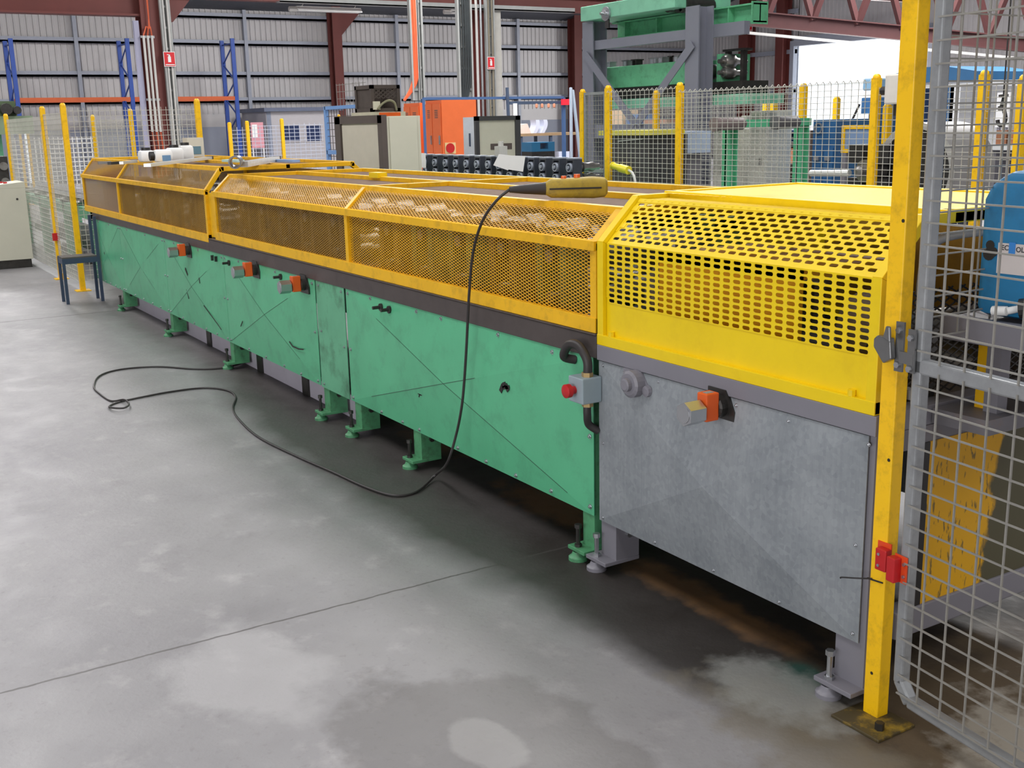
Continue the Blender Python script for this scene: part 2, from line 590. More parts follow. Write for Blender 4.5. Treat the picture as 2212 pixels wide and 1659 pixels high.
# side wall with the big roller door opening
DX0, DX1 = P(1721, 200, 'y', YS).x, P(2009, 200, 'y', YS).x
DZ = P(1790, 94, 'y', YS).z
corrugated('wall_right', XB, DX0, 0, WALL_TOP + 2, 'x', YS, -1)
corrugated('wall_right', DX1, 12, 0, WALL_TOP + 2, 'x', YS, -1)
corrugated('wall_right', DX0, DX1, DZ, WALL_TOP + 2, 'x', YS, -1)
fr = MB()
fr.box(DX0 - 0.2, YS - 0.25, 0, DX0, YS + 0.05, DZ + 0.2)
fr.box(DX1, YS - 0.25, 0, DX1 + 0.2, YS + 0.05, DZ + 0.2)
fr.box(DX0, YS - 0.25, DZ, DX1, YS + 0.05, DZ + 0.35)
struct(fr.build('door_1', GIRT))
# girts and studs
gi = []
for k, z in enumerate((2.42, 3.28, 4.32, 5.2)):
    mb = MB()
    mb.box(XB + 0.03, -14, z, XB + 0.16, YS, z + 0.07)
    mb.box(XB + 0.14, -14, z, XB + 0.16, YS, z + 0.18)
    struct(mb.build('trim_girt', GIRT))
for z in (2.42, 3.9, 5.4):
    struct(MB().box(XB, YS - 0.18, z, DX0, YS - 0.05, z + 0.16).build('trim_girt', GIRT))
for px in (165, 530, 855, 1115):
    y = P(px, 120, 'x', XB).y
    struct(MB().box(XB + 0.03, y - 0.06, 0, XB + 0.2, y + 0.06, WALL_TOP).build('trim_stud', GIRT))
# wall columns and the roof
def ibeam(mb, p0, p1, depth, width, tf=0.02, up=(0, 0, 1)):
    """I-section; depth along up, width across."""
    p0, p1 = Vector(p0), Vector(p1)
    d = (p1 - p0).normalized()
    u = Vector(up).normalized()
    mb.bar(p0, p1, tf, depth - 2 * tf, up)
    mb.bar(p0 + u * (depth / 2 - tf / 2), p1 + u * (depth / 2 - tf / 2), width, tf, up)
    mb.bar(p0 - u * (depth / 2 - tf / 2), p1 - u * (depth / 2 - tf / 2), width, tf, up)
    return mb
for px, w in ((727, 0.32), (1242, 0.34)):
    y = P(px, 150, 'x', XB + 0.45).y
    mb = MB()
    ibeam(mb, (XB + 0.45, y, 0), (XB + 0.45, y, 6.4), 0.5, w * 1.05, 0.04, (1, 0, 0))
    # haunch to the rafter
    mb.prism([(y, 5.5), (y + 1.0, 5.5), (y + 0.15, 4.6), (y, 4.5)], XB + 0.4, XB + 0.5, 'x')
    struct(mb.build('column_back_wall', RED_STEEL))
for px, w in ((1612, 0.5), (1690, 0.4)):
    x = P(px, 150, 'y', YS - 0.35).x
    mb = MB()
    ibeam(mb, (x, YS - 0.35, 0), (x, YS - 0.35, 7.0), 0.45, w, 0.04, (0, 1, 0))
    struct(mb.build('column_right_wall', RED_STEEL))
# walls behind the camera, one with an unseen roller door added for daylight
struct(MB().box(12, -14, 0, 12.15, YS, ROOF_Z).build('wall_front', WALL_METAL))
ew = MB()
ew.box(XB, -14.15, 0, 0.5, -14, ROOF_Z)
ew.box(11.0, -14.15, 0, 12, -14, ROOF_Z)
ew.box(0.5, -14.15, 5.0, 11.0, -14, ROOF_Z)
struct(ew.build('wall_left', WALL_METAL))
for q in SKYLIGHTS_AND_FILL:
    struct(MB().box(q[0] - q[2] / 2, q[1] - q[3] / 2, ROOF_Z - 0.03, q[0] + q[2] / 2, q[1] + q[3] / 2, ROOF_Z - 0.01).build('window_1', SKL))  # the last panel belongs to the added fill strip
rf = MB()
skyl = [(-6.99, 1.99, -4.6, -2.4)]
rf.box(XB, -14, ROOF_Z, 12, YS, ROOF_Z + 0.1)
struct(rf.build('ceiling', ROOF_M))
lowroof = MB()
lowroof.hexa([(XB, -14, WALL_TOP), (XB + 9, -14, ROOF_Z), (XB + 9, YS, ROOF_Z), (XB, YS, WALL_TOP),
              (XB, -14, WALL_TOP + 0.1), (XB + 9, -14, ROOF_Z + 0.1), (XB + 9, YS, ROOF_Z + 0.1), (XB, YS, WALL_TOP + 0.1)])
struct(lowroof.build('ceiling_back_slope', ROOF_M))
# internal portal row: two columns and the beam over them
XC = -23.5
Y1 = P(331, 120, 'x', XC).y
Y2 = P(1042, 120, 'x', XC).y
for y, w in ((Y1, 0.52), (Y2, 0.36)):
    mb = MB()
    ibeam(mb, (XC, y, 0), (XC, y, 7.4), 0.5, w, 0.04, (1, 0, 0))
    struct(mb.build('column_portal', RED_STEEL))
zb0 = P(200, 33, 'x', XC).z
bm_ = MB()
ibeam(bm_, (XC, -14, zb0 + 0.42), (XC, Y1, zb0 + 0.42), 0.84, 0.36, 0.04)
bm_.prism([(Y1, zb0 + 0.85), (Y1, zb0 - 0.15), (Y1 + 0.5, zb0 - 0.1), (Y1 + 0.95, zb0 + 0.42), (Y1 + 0.95, zb0 + 0.85)], XC - 0.05, XC + 0.05, 'x')
ibeam(bm_, (XC, Y1, zb0 + 0.62), (XC, 22.0, zb0 + 0.62), 0.40, 0.3, 0.035)
struct(bm_.build('beam_portal', RED_STEEL))
# roof trusses over the right-hand bay
def truss(y, x0, x1, zlo, zhi, panels):
    mb = MB()
    mb.bar((x0, y, zlo), (x1, y, zlo), 0.16, 0.2)
    mb.bar((x0, y, zhi), (x1, y, zhi), 0.16, 0.2)
    st = (x1 - x0) / panels
    for i in range(panels):
        a, c = x0 + i * st, x0 + (i + 1) * st
        mb.bar((a, y, zlo), (a, y, zhi), 0.1, 0.12, (0, 1, 0))
        mb.bar((a, y, zlo if i % 2 else zhi), (c, y, zhi if i % 2 else zlo), 0.12, 0.14, (0, 1, 0))
    return struct(mb.build('beam_truss', TRUSS_STEEL))
def ytruss(x, y0, y1, zlo, zhi, panels):
    mb = MB()
    mb.bar((x, y0, zlo), (x, y1, zlo), 0.16, 0.2)
    mb.bar((x, y0, zhi), (x, y1, zhi), 0.16, 0.2)
    st = (y1 - y0) / panels
    for i in range(panels):
        a, c = y0 + i * st, y0 + (i + 1) * st
        mb.bar((x, a, zlo), (x, a, zhi), 0.1, 0.12, (1, 0, 0))
        mb.bar((x, a, zlo if i % 2 else zhi), (x, c, zhi if i % 2 else zlo), 0.12, 0.14, (1, 0, 0))
    return struct(mb.build('beam_truss', TRUSS_STEEL))
ytruss(-23.5, 16.0, 30.5, 5.3, 6.9, 8)

# ------------------------------------------------------------------ the roll-forming machine: green base
def breaks(mb, x0, x1, z0, z1, y=0.0, h=0.007, th=0.003, folds=()):
    """Cross-broken sheet panel: centre pushed out, four shallow facets."""
    c = ((x0 + x1) / 2, y - h, (z0 + z1) / 2)
    a = [(x0, y, z0), (x1, y, z0), (x1, y, z1), (x0, y, z1)]
    v = [mb.bm.verts.new(p) for p in a] + [mb.bm.verts.new(c)]
    for i in range(4):
        mb.bm.faces.new([v[i], v[(i + 1) % 4], v[4]])
    # worn paint along the folds
    for i, (t0, t1) in enumerate(folds):
        p = Vector(a[i]).lerp(Vector(c), t0); q = Vector(a[i]).lerp(Vector(c), t1)
        d_ = Vector((-(q - p).z, 0, (q - p).x)).normalized() * 0.0013
        o_ = Vector((0, -0.0008, 0))
        f_ = mb.bm.faces.new([mb.bm.verts.new(p - d_ + o_), mb.bm.verts.new(p + d_ + o_), mb.bm.verts.new(q + d_ + o_), mb.bm.verts.new(q - d_ + o_)])
        f_.material_index = 1
    w = [mb.bm.verts.new((p[0], y + th, p[2])) for p in a]
    for i in range(4):
        mb.bm.faces.new([v[i], w[i], w[(i + 1) % 4], v[(i + 1) % 4]])
    mb.bm.faces.new(w)
    return mb

def screw_mesh():
    return MB().lathe((0, 0.0, 0), (0, -1, 0), [(0, 0.0075), (0.0015, 0.0075), (0.0018, 0.0045), (0.006, 0.0042), (0.007, 0.002)], 8)

def screws(parent, spots, y=-0.001, r=1.0):
    first = None
    for x, z in spots:
        loc = Vector((x, y, z)) - parent_loc(parent)
        if first is None:
            mb = screw_mesh()
            me = bpy.data.meshes.new('screw')
            mb.bm.to_mesh(me); mb.bm.free()
            me.materials.append(STEEL)
            first = bpy.data.objects.new('screw', me)
            COL.objects.link(first)
            first.parent = parent
            first.location = loc
            first.scale = (r, r, r)
        else:
            o = first.copy(); COL.objects.link(o); o.location = loc

def parent_loc(p):
    off = Vector((0, 0, 0))
    while p is not None:
        off += p.location
        p = p.parent
    return off

FOLD = mat('worn_fold_paint', (62, 92, 76), 0.6, var=0.2)
G = thing('roll_former_base', 'long green sheet-panelled machine base with a dark top rail, under the mesh guards', 'machine base', (-4.0, 0.55, 0))
mb = MB()
mb.box(-4.385, -0.006, 0.757, -0.004, 0.055, 0.836)
mb.box(-4.385, -0.010, 0.836, -0.004, 0.10, 0.842)
mb.box(-8.02, -0.006, 0.757, -4.385, 0.055, 0.811)
mb.build('top_rail', DARK_RAIL, G, bevel=0.003)
mb = MB()
mb.box(-8.02, 1.06, 0.757, -0.004, 1.12, 0.811)
mb.build('rear_rail', DARK_RAIL, G)
MB().box(-8.0, 0.06, 0.79, -0.004, 1.06, 0.815).build('bed_plate', DARK_STEEL, G)
MB().box(-8.0, 1.085, 0.18, -0.004, 1.10, 0.757).build('rear_panel', GREEN_OLD, G)
MB().box(-8.0, 0.02, 0.18, -7.97, 1.08, 0.757).build('end_panel', GREEN_OLD, G)
seams = [(-8.0, -7.0), (-6.996, -5.565), (-5.56, -4.115), (-4.11, -2.555), (-2.535, -2.165), (-2.145, -0.03)]
for i, (a, c) in enumerate(seams):
    narrow = i == 4
    pb = MB()
    if narrow:
        pb.box(a, -0.002, 0.178, c, 0.002, 0.757)
    else:
        breaks(pb, a, c, 0.18, 0.757, 0.0, 0.026 if i == 5 else 0.022, folds=(((0.25, 0.8), (0.7, 1.0), (0.1, 0.6), (0.3, 1.0)), ((0.3, 1.0), (0.5, 0.9), (0.2, 0.7), (0.05, 1.0)), ((0.05, 1.0), (0.35, 1.0), (0.5, 1.0), (0.3, 1.0)), ((0.05, 1.0), (0.35, 1.0), (0.5, 1.0), (0.3, 1.0)), (), ((0.25, 1.0), (0.15, 1.0), (0.75, 1.0), (0.35, 1.0)))[i])
    pn = pb.build('side_panel', GREEN_OLD if narrow else [GREEN, FOLD], G)
    if narrow:
        pn['label'] = 'narrow grimy green panel'
        screws(pn, [(a + 0.04, 0.735), (a + 0.045, 0.49), (a + 0.04, 0.2), (c - 0.03, 0.735), (c - 0.03, 0.45)], -0.003)
    elif i == 5:
        n = 6
        pts = [(a + 0.03, 0.735), (a + 0.30, 0.742), (-1.36, 0.742), (-1.13, 0.742), (-0.9, 0.742), (-0.66, 0.742), (-0.28, 0.735),
               (a + 0.03, 0.45), (a + 0.03, 0.2), (-1.78, 0.195), (-1.55, 0.195), (-1.38, 0.195), (-1.02, 0.195), (-0.78, 0.195), (-0.55, 0.195), (-0.3, 0.2), (-0.05, 0.21), (-0.05, 0.47), (-0.05, 0.72)]
        screws(pn, pts, -0.001, 1.25)
    else:
        w = c - a
        pts = [(a + 0.03, 0.735), (a + 0.03, 0.47), (a + 0.03, 0.2), (c - 0.03, 0.735), (c - 0.03, 0.47), (c - 0.03, 0.2)]
        pts += [(a + w * t, 0.195) for t in (0.25, 0.45, 0.65, 0.82)] + [(a + w * 0.2, 0.74), (a + w * 0.62, 0.74)]
        screws(pn, pts, -0.001, 1.25)
# scrapes and slots on the panels
SCRAPE = mat('black_scrape', (44, 42, 40), 0.6, var=0.2)
def scrape(pts, w=0.006):
    mb = MB()
    for (x0, z0), (x1, z1) in zip(pts, pts[1:]):
        mb.bar((x0, -0.016, z0), (x1, -0.016, z1), 0.003, w)
    return mb
# curved scuff, star scuff and tidy marks (photo positions on the panel plane)
def on_panel(px, py):
    q = P(px, py, 'y', -0.016)
    return (q.x, q.z)
for pts, w in (([(625, 738), (632, 748), (645, 754), (655, 755)], 0.007), ([(1081, 846), (1086, 832), (1092, 830), (1098, 845)], 0.02),
               ([(1086, 838), (1100, 836)], 0.014), ([(905, 857), (910, 848)], 0.008), ([(987, 806), (988, 796)], 0.006),
               ([(400, 580), (406, 595)], 0.02), ([(430, 600), (432, 612)], 0.016), ([(403, 625), (408, 645)], 0.014), ([(440, 660), (470, 700), (478, 712)], 0.005),
               ([(520, 705), (524, 694)], 0.006), ([(225, 545), (232, 560)], 0.02), ([(903, 850), (912, 854)], 0.006)):
    scrape([on_panel(*q) for q in pts], w).build('scuff_mark', SCRAPE, G)

# legs with levelling feet
def leg(parent, x, mp, mfoot, y0=0.006, w=0.09, dep=0.10, both=True):
    mb = MB()
    mb.box(x - w * 0.12, y0, 0.035, x + w * 0.12, y0 + 0.008, 0.2) if False else None
    # equal-angle leg: front flange and side flange
    mb.box(x - w / 2, y0, 0.05, x + w / 2, y0 + 0.008, 0.76)
    mb.box(x + w / 2 - 0.008, y0 + 0.008, 0.05, x + w / 2, y0 + dep, 0.76)
    l = mb.build('leg', mp, parent)
    pm = MB()
    pm.box(x - w / 2 - 0.028, y0 - 0.05, 0.036, x + w / 2 + 0.003, y0 + dep, 0.05)
    pm.build('foot_plate', mp, l, bevel=0.002)
    fb = MB()
    fx, fy = x - w / 2 + 0.01, y0 - 0.03
    fb.cyl((fx, fy, 0.02), (fx, fy, 0.125), 0.008, 8)
    fb.cyl((fx, fy, 0.12), (fx, fy, 0.135), 0.013, 6)
    fb.cyl((fx, fy, 0.05), (fx, fy, 0.06), 0.014, 6)
    fb.build('levelling_bolt', mfoot, l)
    db = MB()
    db.lathe((fx, fy, 0.0), (0, 0, 1), [(0, 0.036), (0.012, 0.036), (0.018, 0.026), (0.032, 0.02)], 14)
    db.build('foot_disc', mp, l, smooth=True)
    bb = MB()
    bb.cyl((x + w / 2 - 0.002, y0 + 0.05, 0.14), (x + w / 2 + 0.014, y0 + 0.05, 0.14), 0.012, 6)
    bb.build('bolt', mfoot, l)
    return l
for x in (-7.10, -5.56, -4.10, -2.49, -2.08, -1.42, -0.07):
    leg(G, x, GREEN_LEG, DARK_STEEL, w=0.075 if x < -0.5 else 0.07)
for x in (-7.1, -4.1, -2.1, -0.07):
    MB().box(x - 0.04, 1.0, 0.0, x + 0.04, 1.08, 0.79).build('leg', GREEN_LEG, G)
PALE_BEAM = mat('pale_grey_beam', (190, 184, 196), 0.55, var=0.06)
tb = MB()
tb.box(-7.4, 0.125, 0.0, -2.2, 0.165, 0.13)
fbm = tb.build('floor_beam', PALE_BEAM)
tag(fbm, 'pale grey steel beam lying on the floor under the green machine base', 'beam')
for x in (-5.0, -3.9, -3.1):
    MB().box(x - 0.05, 0.115, 0.0, x + 0.05, 0.125, 0.13).build('bracket', DARK_STEEL, fbm)

# adjusting shafts with hex nut and orange counter
def adjuster(parent, x, z, s=1.0, bracket=None):
    # flange plate on the panel
    mb = MB()
    mb.prism([(x - 0.055 * s, z - 0.05 * s), (x + 0.06 * s, z - 0.05 * s), (x + 0.06 * s, z - 0.01), (x + 0.02 * s, z + 0.05 * s), (x - 0.055 * s, z + 0.05 * s)], -0.012, -0.001, 'y')
    mb.lathe((x, -0.012, z), (0, -1, 0), [(0, 0.034 * s), (0.022, 0.034 * s), (0.026, 0.026 * s)], 16)
    mb.cyl((x, -0.03, z), (x, -0.15, z), 0.013 * s, 10)
    a = mb.build('adjusting_shaft', bracket or DARK_STEEL, parent)
    nb = MB()
    nb.cyl((x, -0.092, z - 0.006), (x, -0.152, z - 0.006), 0.036 * s, 6, ph=0.5)
    nb.cyl((x, -0.152, z - 0.006), (x, -0.1535, z - 0.006), 0.026 * s, 12)
    nb.build('hex_nut', STEEL, a, bevel=0.002)
    ob = MB()
    ob.box(x - 0.022 * s, -0.084, z - 0.036 * s, x + 0.022 * s, -0.036, z + 0.048 * s)
    o = ob.build('position_counter', ORANGE, a, bevel=0.004)
    wb = MB()
    wb.box(x - 0.006 * s, -0.076, z + 0.0478 * s, x + 0.012 * s, -0.048, z + 0.0492 * s)
    wb.build('counter_window', mat('counter_window_grey', (150, 160, 165), 0.3), a)
    return a
for x, z in ((-2.68, 0.722), (-3.46, 0.724), (-4.87, 0.722)):
    adjuster(G, x, z, 1.0)
def slot(x, z, r=0.02):
    mb = MB()
    mb.lathe((x, -0.001, z), (0, -1, 0), [(0, r), (0.012, r), (0.014, r * 0.7)], 12)
    mb.cyl((x, -0.01, z), (x, -0.05, z), r * 0.45, 8)
    return mb
for x, z in ((-3.98, 0.715), (-3.05, 0.722), (-1.63, 0.717), (-1.72, 0.717)):
    slot(x, z, 0.018).build('spindle_end', DARK_STEEL, G)
hk = MB()
for x in (-4.32, -4.24):
    hk.box(x - 0.006, -0.02, 0.70, x + 0.006, -0.001, 0.735)
hk.build('latch_hook', DARK_STEEL, G)

# emergency stop box with conduits
q = P(1262, 840, 'y', -0.05)
ex, ez = q.x, q.z
eb = MB()
eb.box(ex - 0.045, -0.085, ez - 0.045, ex + 0.04, -0.004, ez + 0.045)
BOXGREY = mat('grey_enclosure', (150, 165, 172), 0.45, var=0.06)
es = eb.build('emergency_stop_box', BOXGREY, G, bevel=0.004)
rb = MB()
rb.lathe((ex - 0.008, -0.085, ez), (0, -1, 0), [(0, 0.014), (0.018, 0.014), (0.02, 0.024), (0.038, 0.024), (0.043, 0.015)], 14)
rb.build('red_push_button', RED, es, smooth=True)
cc = MB()
top = P(1212, 800, 'y', -0.02)
cc.tube(spline([(ex + 0.012, -0.045, ez + 0.045), (ex + 0.012, -0.045, ez + 0.10), (ex - 0.03, -0.05, ez + 0.145), (ex - 0.09, -0.05, ez + 0.14), (ex - 0.135, -0.04, ez + 0.09), (ex - 0.12, 0.0, ez + 0.075)], 6), 0.016, 10)
cc.build('conduit', RUBBER, es, smooth=True)
c2 = MB()
c2.tube(spline([(ex + 0.01, -0.045, ez - 0.045), (ex + 0.01, -0.045, ez - 0.09), (ex - 0.002, -0.03, ez - 0.13), (ex + 0.015, 0.0, ez - 0.155)], 6), 0.014, 10)
c2.build('conduit', RUBBER, es, smooth=True)
BRASS = mat('brass_gland', (168, 142, 96), 0.4, metal=0.5)
for z in (ez + 0.052, ez - 0.052):
    MB().cyl((ex + 0.012, -0.045, z - 0.008), (ex + 0.012, -0.045, z + 0.008), 0.02, 6).build('gland', BRASS, es)

# ------------------------------------------------------------------ grey base (near end)
H = thing('grey_machine_base', 'grey-painted machine base with a galvanised side panel, below the bright yellow slotted guard', 'machine base', (0.6, 0.55, 0))
mb = MB()
mb.box(0.002, -0.008, 0.755, 1.193, 0.06, 0.808)
mb.box(0.002, 1.05, 0.755, 1.193, 1.12, 0.808)
mb.box(1.135, 0.06, 0.755, 1.193, 1.05, 0.808)
mb.build('top_rail', GREY_PAINT, H, bevel=0.002)
MB().box(0.004, 0.062, 0.77, 1.13, 1.045, 0.79).build('bed_plate', DARK_STEEL, H)
gp = breaks(MB(), 0.006, 1.168, 0.178, 0.752, -0.002, 0.042).build('side_panel', GALV, H)
def pp(px, py, y=-0.002):
    q = P(px, py, 'y', y)
    return (q.x, q.z)
gsc = [pp(1100 + a / 3.16, 730 + c / 3.16) for a, c in ((645, 187), (790, 232), (1022, 300), (1555, 460), (1912, 567), (645, 718), (643, 1225), (997, 1393), (1398, 1585))]
gsc += [pp(1878, 960), (1.145, 0.45), pp(1684, 1300), (1.15, 0.2)]
screws(gp, gsc, -0.004, 0.8)
RUSTY = mat('grimy_grey_paint', (120, 118, 124), 0.5, var=0.08, dirt=(150, 110, 70), dirt_amt=0.4)
for x in (0.05, 1.135):
    leg(H, x, GREY_PAINT, STEEL, w=0.085 if x < 1 else 0.10)
for x in (0.05, 1.135):
    MB().box(x - 0.04, 1.0, 0.0, x + 0.04, 1.08, 0.76).build('leg', GREY_PAINT, H)
adjuster(H, 0.625, 0.722, 1.0)
bb = MB()
bb.prism([(0.155, 0.668), (0.30, 0.668), (0.30, 0.70), (0.245, 0.755), (0.155, 0.755)], -0.010, -0.001, 'y')
bb.lathe((0.225, -0.01, 0.715), (0, -1, 0), [(0, 0.045), (0.03, 0.045), (0.036, 0.036), (0.036, 0.022), (0.05, 0.022), (0.053, 0.016)], 18)
bb.lathe((0.285, -0.01, 0.70), (0, -1, 0), [(0, 0.02), (0.012, 0.018), (0.014, 0.01)], 10)
bb.build('shaft_boss', GREY_PAINT, H)
# end panel: yellow steel flaking to olive, on a grey sill
def end_panel_material():
    m = bpy.data.materials.new('flaking_yellow_panel')
    m.use_nodes = True
    nt = m.node_tree
    L = nt.links.new
    b = nt.nodes['Principled BSDF']
    b.inputs['Roughness'].default_value = 0.55
    tc = nt.nodes.new('ShaderNodeTexCoord')
    sp = nt.nodes.new('ShaderNodeSeparateXYZ')
    L(tc.outputs['Object'], sp.inputs[0])
    nz = nt.nodes.new('ShaderNodeTexNoise'); nz.inputs['Scale'].default_value = 9; nz.inputs['Detail'].default_value = 8
    L(tc.outputs['Object'], nz.inputs['Vector'])
    mp = nt.nodes.new('ShaderNodeMapping'); mp.inputs['Scale'].default_value = (1, 60, 18); mp.inputs['Rotation'].default_value = (0.5, 0, 0)
    L(tc.outputs['Object'], mp.inputs['Vector'])
    n2 = nt.nodes.new('ShaderNodeTexNoise'); n2.inputs['Scale'].default_value = 1.2; n2.inputs['Detail'].default_value = 4
    L(mp.outputs['Vector'], n2.inputs['Vector'])
    def mth(op, a, v):
        n = nt.nodes.new('ShaderNodeMath'); n.operation = op
        L(a, n.inputs[0])
        if isinstance(v, float): n.inputs[1].default_value = v
        else: L(v, n.inputs[1])
        return n.outputs[0]
    # edge of the paint: object-space y (root at 0.55), wandering
    e = mth('ADD', sp.outputs['Y'], mth('MULTIPLY', mth('SUBTRACT', nz.outputs['Fac'], 0.5), 0.16))
    e = mth('SUBTRACT', e, mth('MULTIPLY', sp.outputs['Z'], 0.2))
    edge = nt.nodes.new('ShaderNodeMapRange'); edge.inputs['From Min'].default_value = -0.165; edge.inputs['From Max'].default_value = -0.145
    L(e, edge.inputs['Value'])
    sc = nt.nodes.new('ShaderNodeMapRange'); sc.inputs['From Min'].default_value = 0.60; sc.inputs['From Max'].default_value = 0.66
    L(n2.outputs['Fac'], sc.inputs['Value'])
    f = mth('MAXIMUM', edge.outputs['Result'], mth('MULTIPLY', sc.outputs['Result'], 0.8))
    mx = nt.nodes.new('ShaderNodeMix'); mx.data_type = 'RGBA'
    mx.inputs['A'].default_value = lin((222, 166, 20)) + (1,)
    mx.inputs['B'].default_value = lin((84, 80, 58)) + (1,)
    L(f, mx.inputs['Factor'])
    L(mx.outputs['Result'], b.inputs['Base Color'])
    return m
MB().box(1.186, 0.20, 0.25, 1.198, 1.05, 0.71).build('end_panel', end_panel_material(), H)
MB().box(1.15, 0.10, 0.172, 1.205, 1.06, 0.25).build('end_sill', GREY_PAINT, H, bevel=0.004)
MB().box(1.184, 0.168, 0.25, 1.20, 0.20, 0.71).build('end_edge_strip', BLACK, H)
MB().box(0.02, 1.09, 0.178, 1.17, 1.10, 0.752).build('rear_panel', GALV, H)
MB().box(1.15, 0.05, 0.70, 1.196, 1.06, 0.755).build('end_ledge', RUSTY, H)

# ------------------------------------------------------------------ guards
def profile_band(mb, x, w, z0, zs, zt, yt, yb, t=0.03, base=True):
    """Guard end frame: front upright, slope, flat top, rear slope; band t deep in-plane, w along x."""
    x0, x1 = x - w / 2, x + w / 2
    pts = [(0.0, z0), (0.0, zs), (yt, zt), (yb, zt), (yb + 0.08, zt - 0.07), (yb + 0.08, z0)]
    inn = [(t, z0), (t, zs - t * 0.4), (yt + t * 0.4, zt - t), (yb - t * 0.4, zt - t), (yb + 0.08 - t, zt - 0.07 - t * 0.4), (yb + 0.08 - t, z0)]
    for i in range(len(pts) - 1):
        q = [pts[i], pts[i + 1], inn[i + 1], inn[i]]
        mb.hexa([(x0, *q[0]), (x1, *q[0]), (x1, *q[3]), (x0, *q[3]), (x0, *q[1]), (x1, *q[1]), (x1, *q[2]), (x0, *q[2])])
    return mb

def mesh_guard(x0, x1, xm, z0, zs, zt, name, label, panels, barm, topm, wire=0.0030):
    T = thing(name, label, 'machine guard', ((x0 + x1) / 2, 0.55, z0))
    yt, yb, bw = 0.115, 1.07, 0.034
    fb = MB()
    for x in (x0 + bw / 2, x1 - bw / 2):
        profile_band(fb, x, bw, z0, zs, zt, yt, yb)
    fb.box(x0, -0.004, z0, x1, 0.026, z0 + 0.052)
    fb.bar((x0, 0.006, zs - 0.012), (x1, 0.006, zs - 0.012), 0.03, 0.034)
    fb.bar((x0, yt + 0.01, zt - 0.016), (x1, yt + 0.01, zt - 0.016), 0.034, 0.034)
    fb.bar((x0, 0.59, zt - 0.016), (x1, 0.59, zt - 0.016), 0.03, 0.034)
    fb.bar((x0, yb, zt - 0.016), (x1, yb, zt - 0.016), 0.03, 0.034)
    fb.box(x0, yb + 0.06, z0, x1, yb + 0.08, z0 + 0.05)
    for x in xm:
        profile_band(fb, x, bw, z0, zs, zt, yt, yb)
    fb.build('frame', barm, T, bevel=0.002)
    xs = [x0] + list(xm) + [x1]
    sl = Vector((0, yt, zt - zs))
    for k in range(len(xs) - 1):
        a, c = xs[k] + bw / 2, xs[k + 1] - bw / 2
        m1, m2 = panels[k]
        if m1 is not None:
            MB().lattice((a, 0.014, z0 + 0.05), (1, 0, 0), (0, 0, 1), c - a, zs - z0 - 0.07, 0.033, 0.0125, wire, 0.0016).build('mesh_side', m1, T)
            MB().lattice((a, 0.012, zs - 0.004), (1, 0, 0), sl, c - a, sl.length - 0.004, 0.033, 0.0125, wire, 0.0016).build('mesh_slope', m2, T)
        else:
            MB().box(a, 0.012, z0 + 0.05, c, 0.016, zs - 0.02).build('side_sheet', m2, T)
            s2 = MB()
            s2.bar((a, yt / 2 + 0.008, (zs + zt) / 2 - 0.006), (c, yt / 2 + 0.008, (zs + zt) / 2 - 0.006), sl.length - 0.02, 0.004, Vector((0, zt - zs, -yt)).cross(Vector((1, 0, 0))).cross(Vector((1, 0, 0))) if False else Vector((0, -(zt - zs), yt)))
            s2.build('slope_sheet', m2, T)
        for (ya, yc) in ((yt + 0.025, 0.575), (0.605, yb - 0.015)):
            MB().lattice((a, ya, zt - 0.024), (1, 0, 0), (0, 1, 0), c - a, yc - ya, 0.033, 0.0125, 0.0034, 0.0016).build('mesh_top', topm, T)
    MB().box(x0, yb + 0.072, z0 + 0.05, x1, yb + 0.076, zt - 0.075).build('added_rear_sheet', BROWN_MESH, T)  # added solid back, keeps the inside of the guard dark
    return T

SMOKED = bpy.data.materials.new('smoked_amber_sheet')
SMOKED.use_nodes = True
_b = SMOKED.node_tree.nodes['Principled BSDF']
_b.inputs['Base Color'].default_value = lin((150, 108, 60)) + (1,)
_b.inputs['Roughness'].default_value = 0.12
_b.inputs['Alpha'].default_value = 0.8
G1 = mesh_guard(-4.235, -0.012, (-2.1,), 0.843, 1.152, 1.262, 'mesh_guard', 'yellow expanded-mesh guard over the middle of the green machine', [(BROWN_MESH, YEL_MESH), (YEL_MESH, YEL_MESH)], YEL, TOP_MESH)
hb = MB()
hb.box(-3.02, 0.56, 1.255, -2.9, 0.62, 1.285)
hb.build('hinge', YEL_NEW, G1)
for x, y in ((-3.9, 0.3), (-3.75, 0.5), (-3.55, 0.8)):
    pass
G2 = mesh_guard(-8.36, -4.40, (-6.93,), 0.812, 1.155, 1.305, 'mesh_guard', 'yellow guard with smoked sheets at the far end, white jugs standing on it', [(None, SMOKED), (BROWN_MESH, BROWN_MESH)], YEL, TOP_MESH, wire=0.0034)
gpz = MB()
gpz.box(-4.395, 0.02, 0.85, -4.24, 0.028, 1.14)
tag(gpz.build('joint_plate', YEL), 'narrow yellow plate closing the gap between the two mesh guards', 'plate')

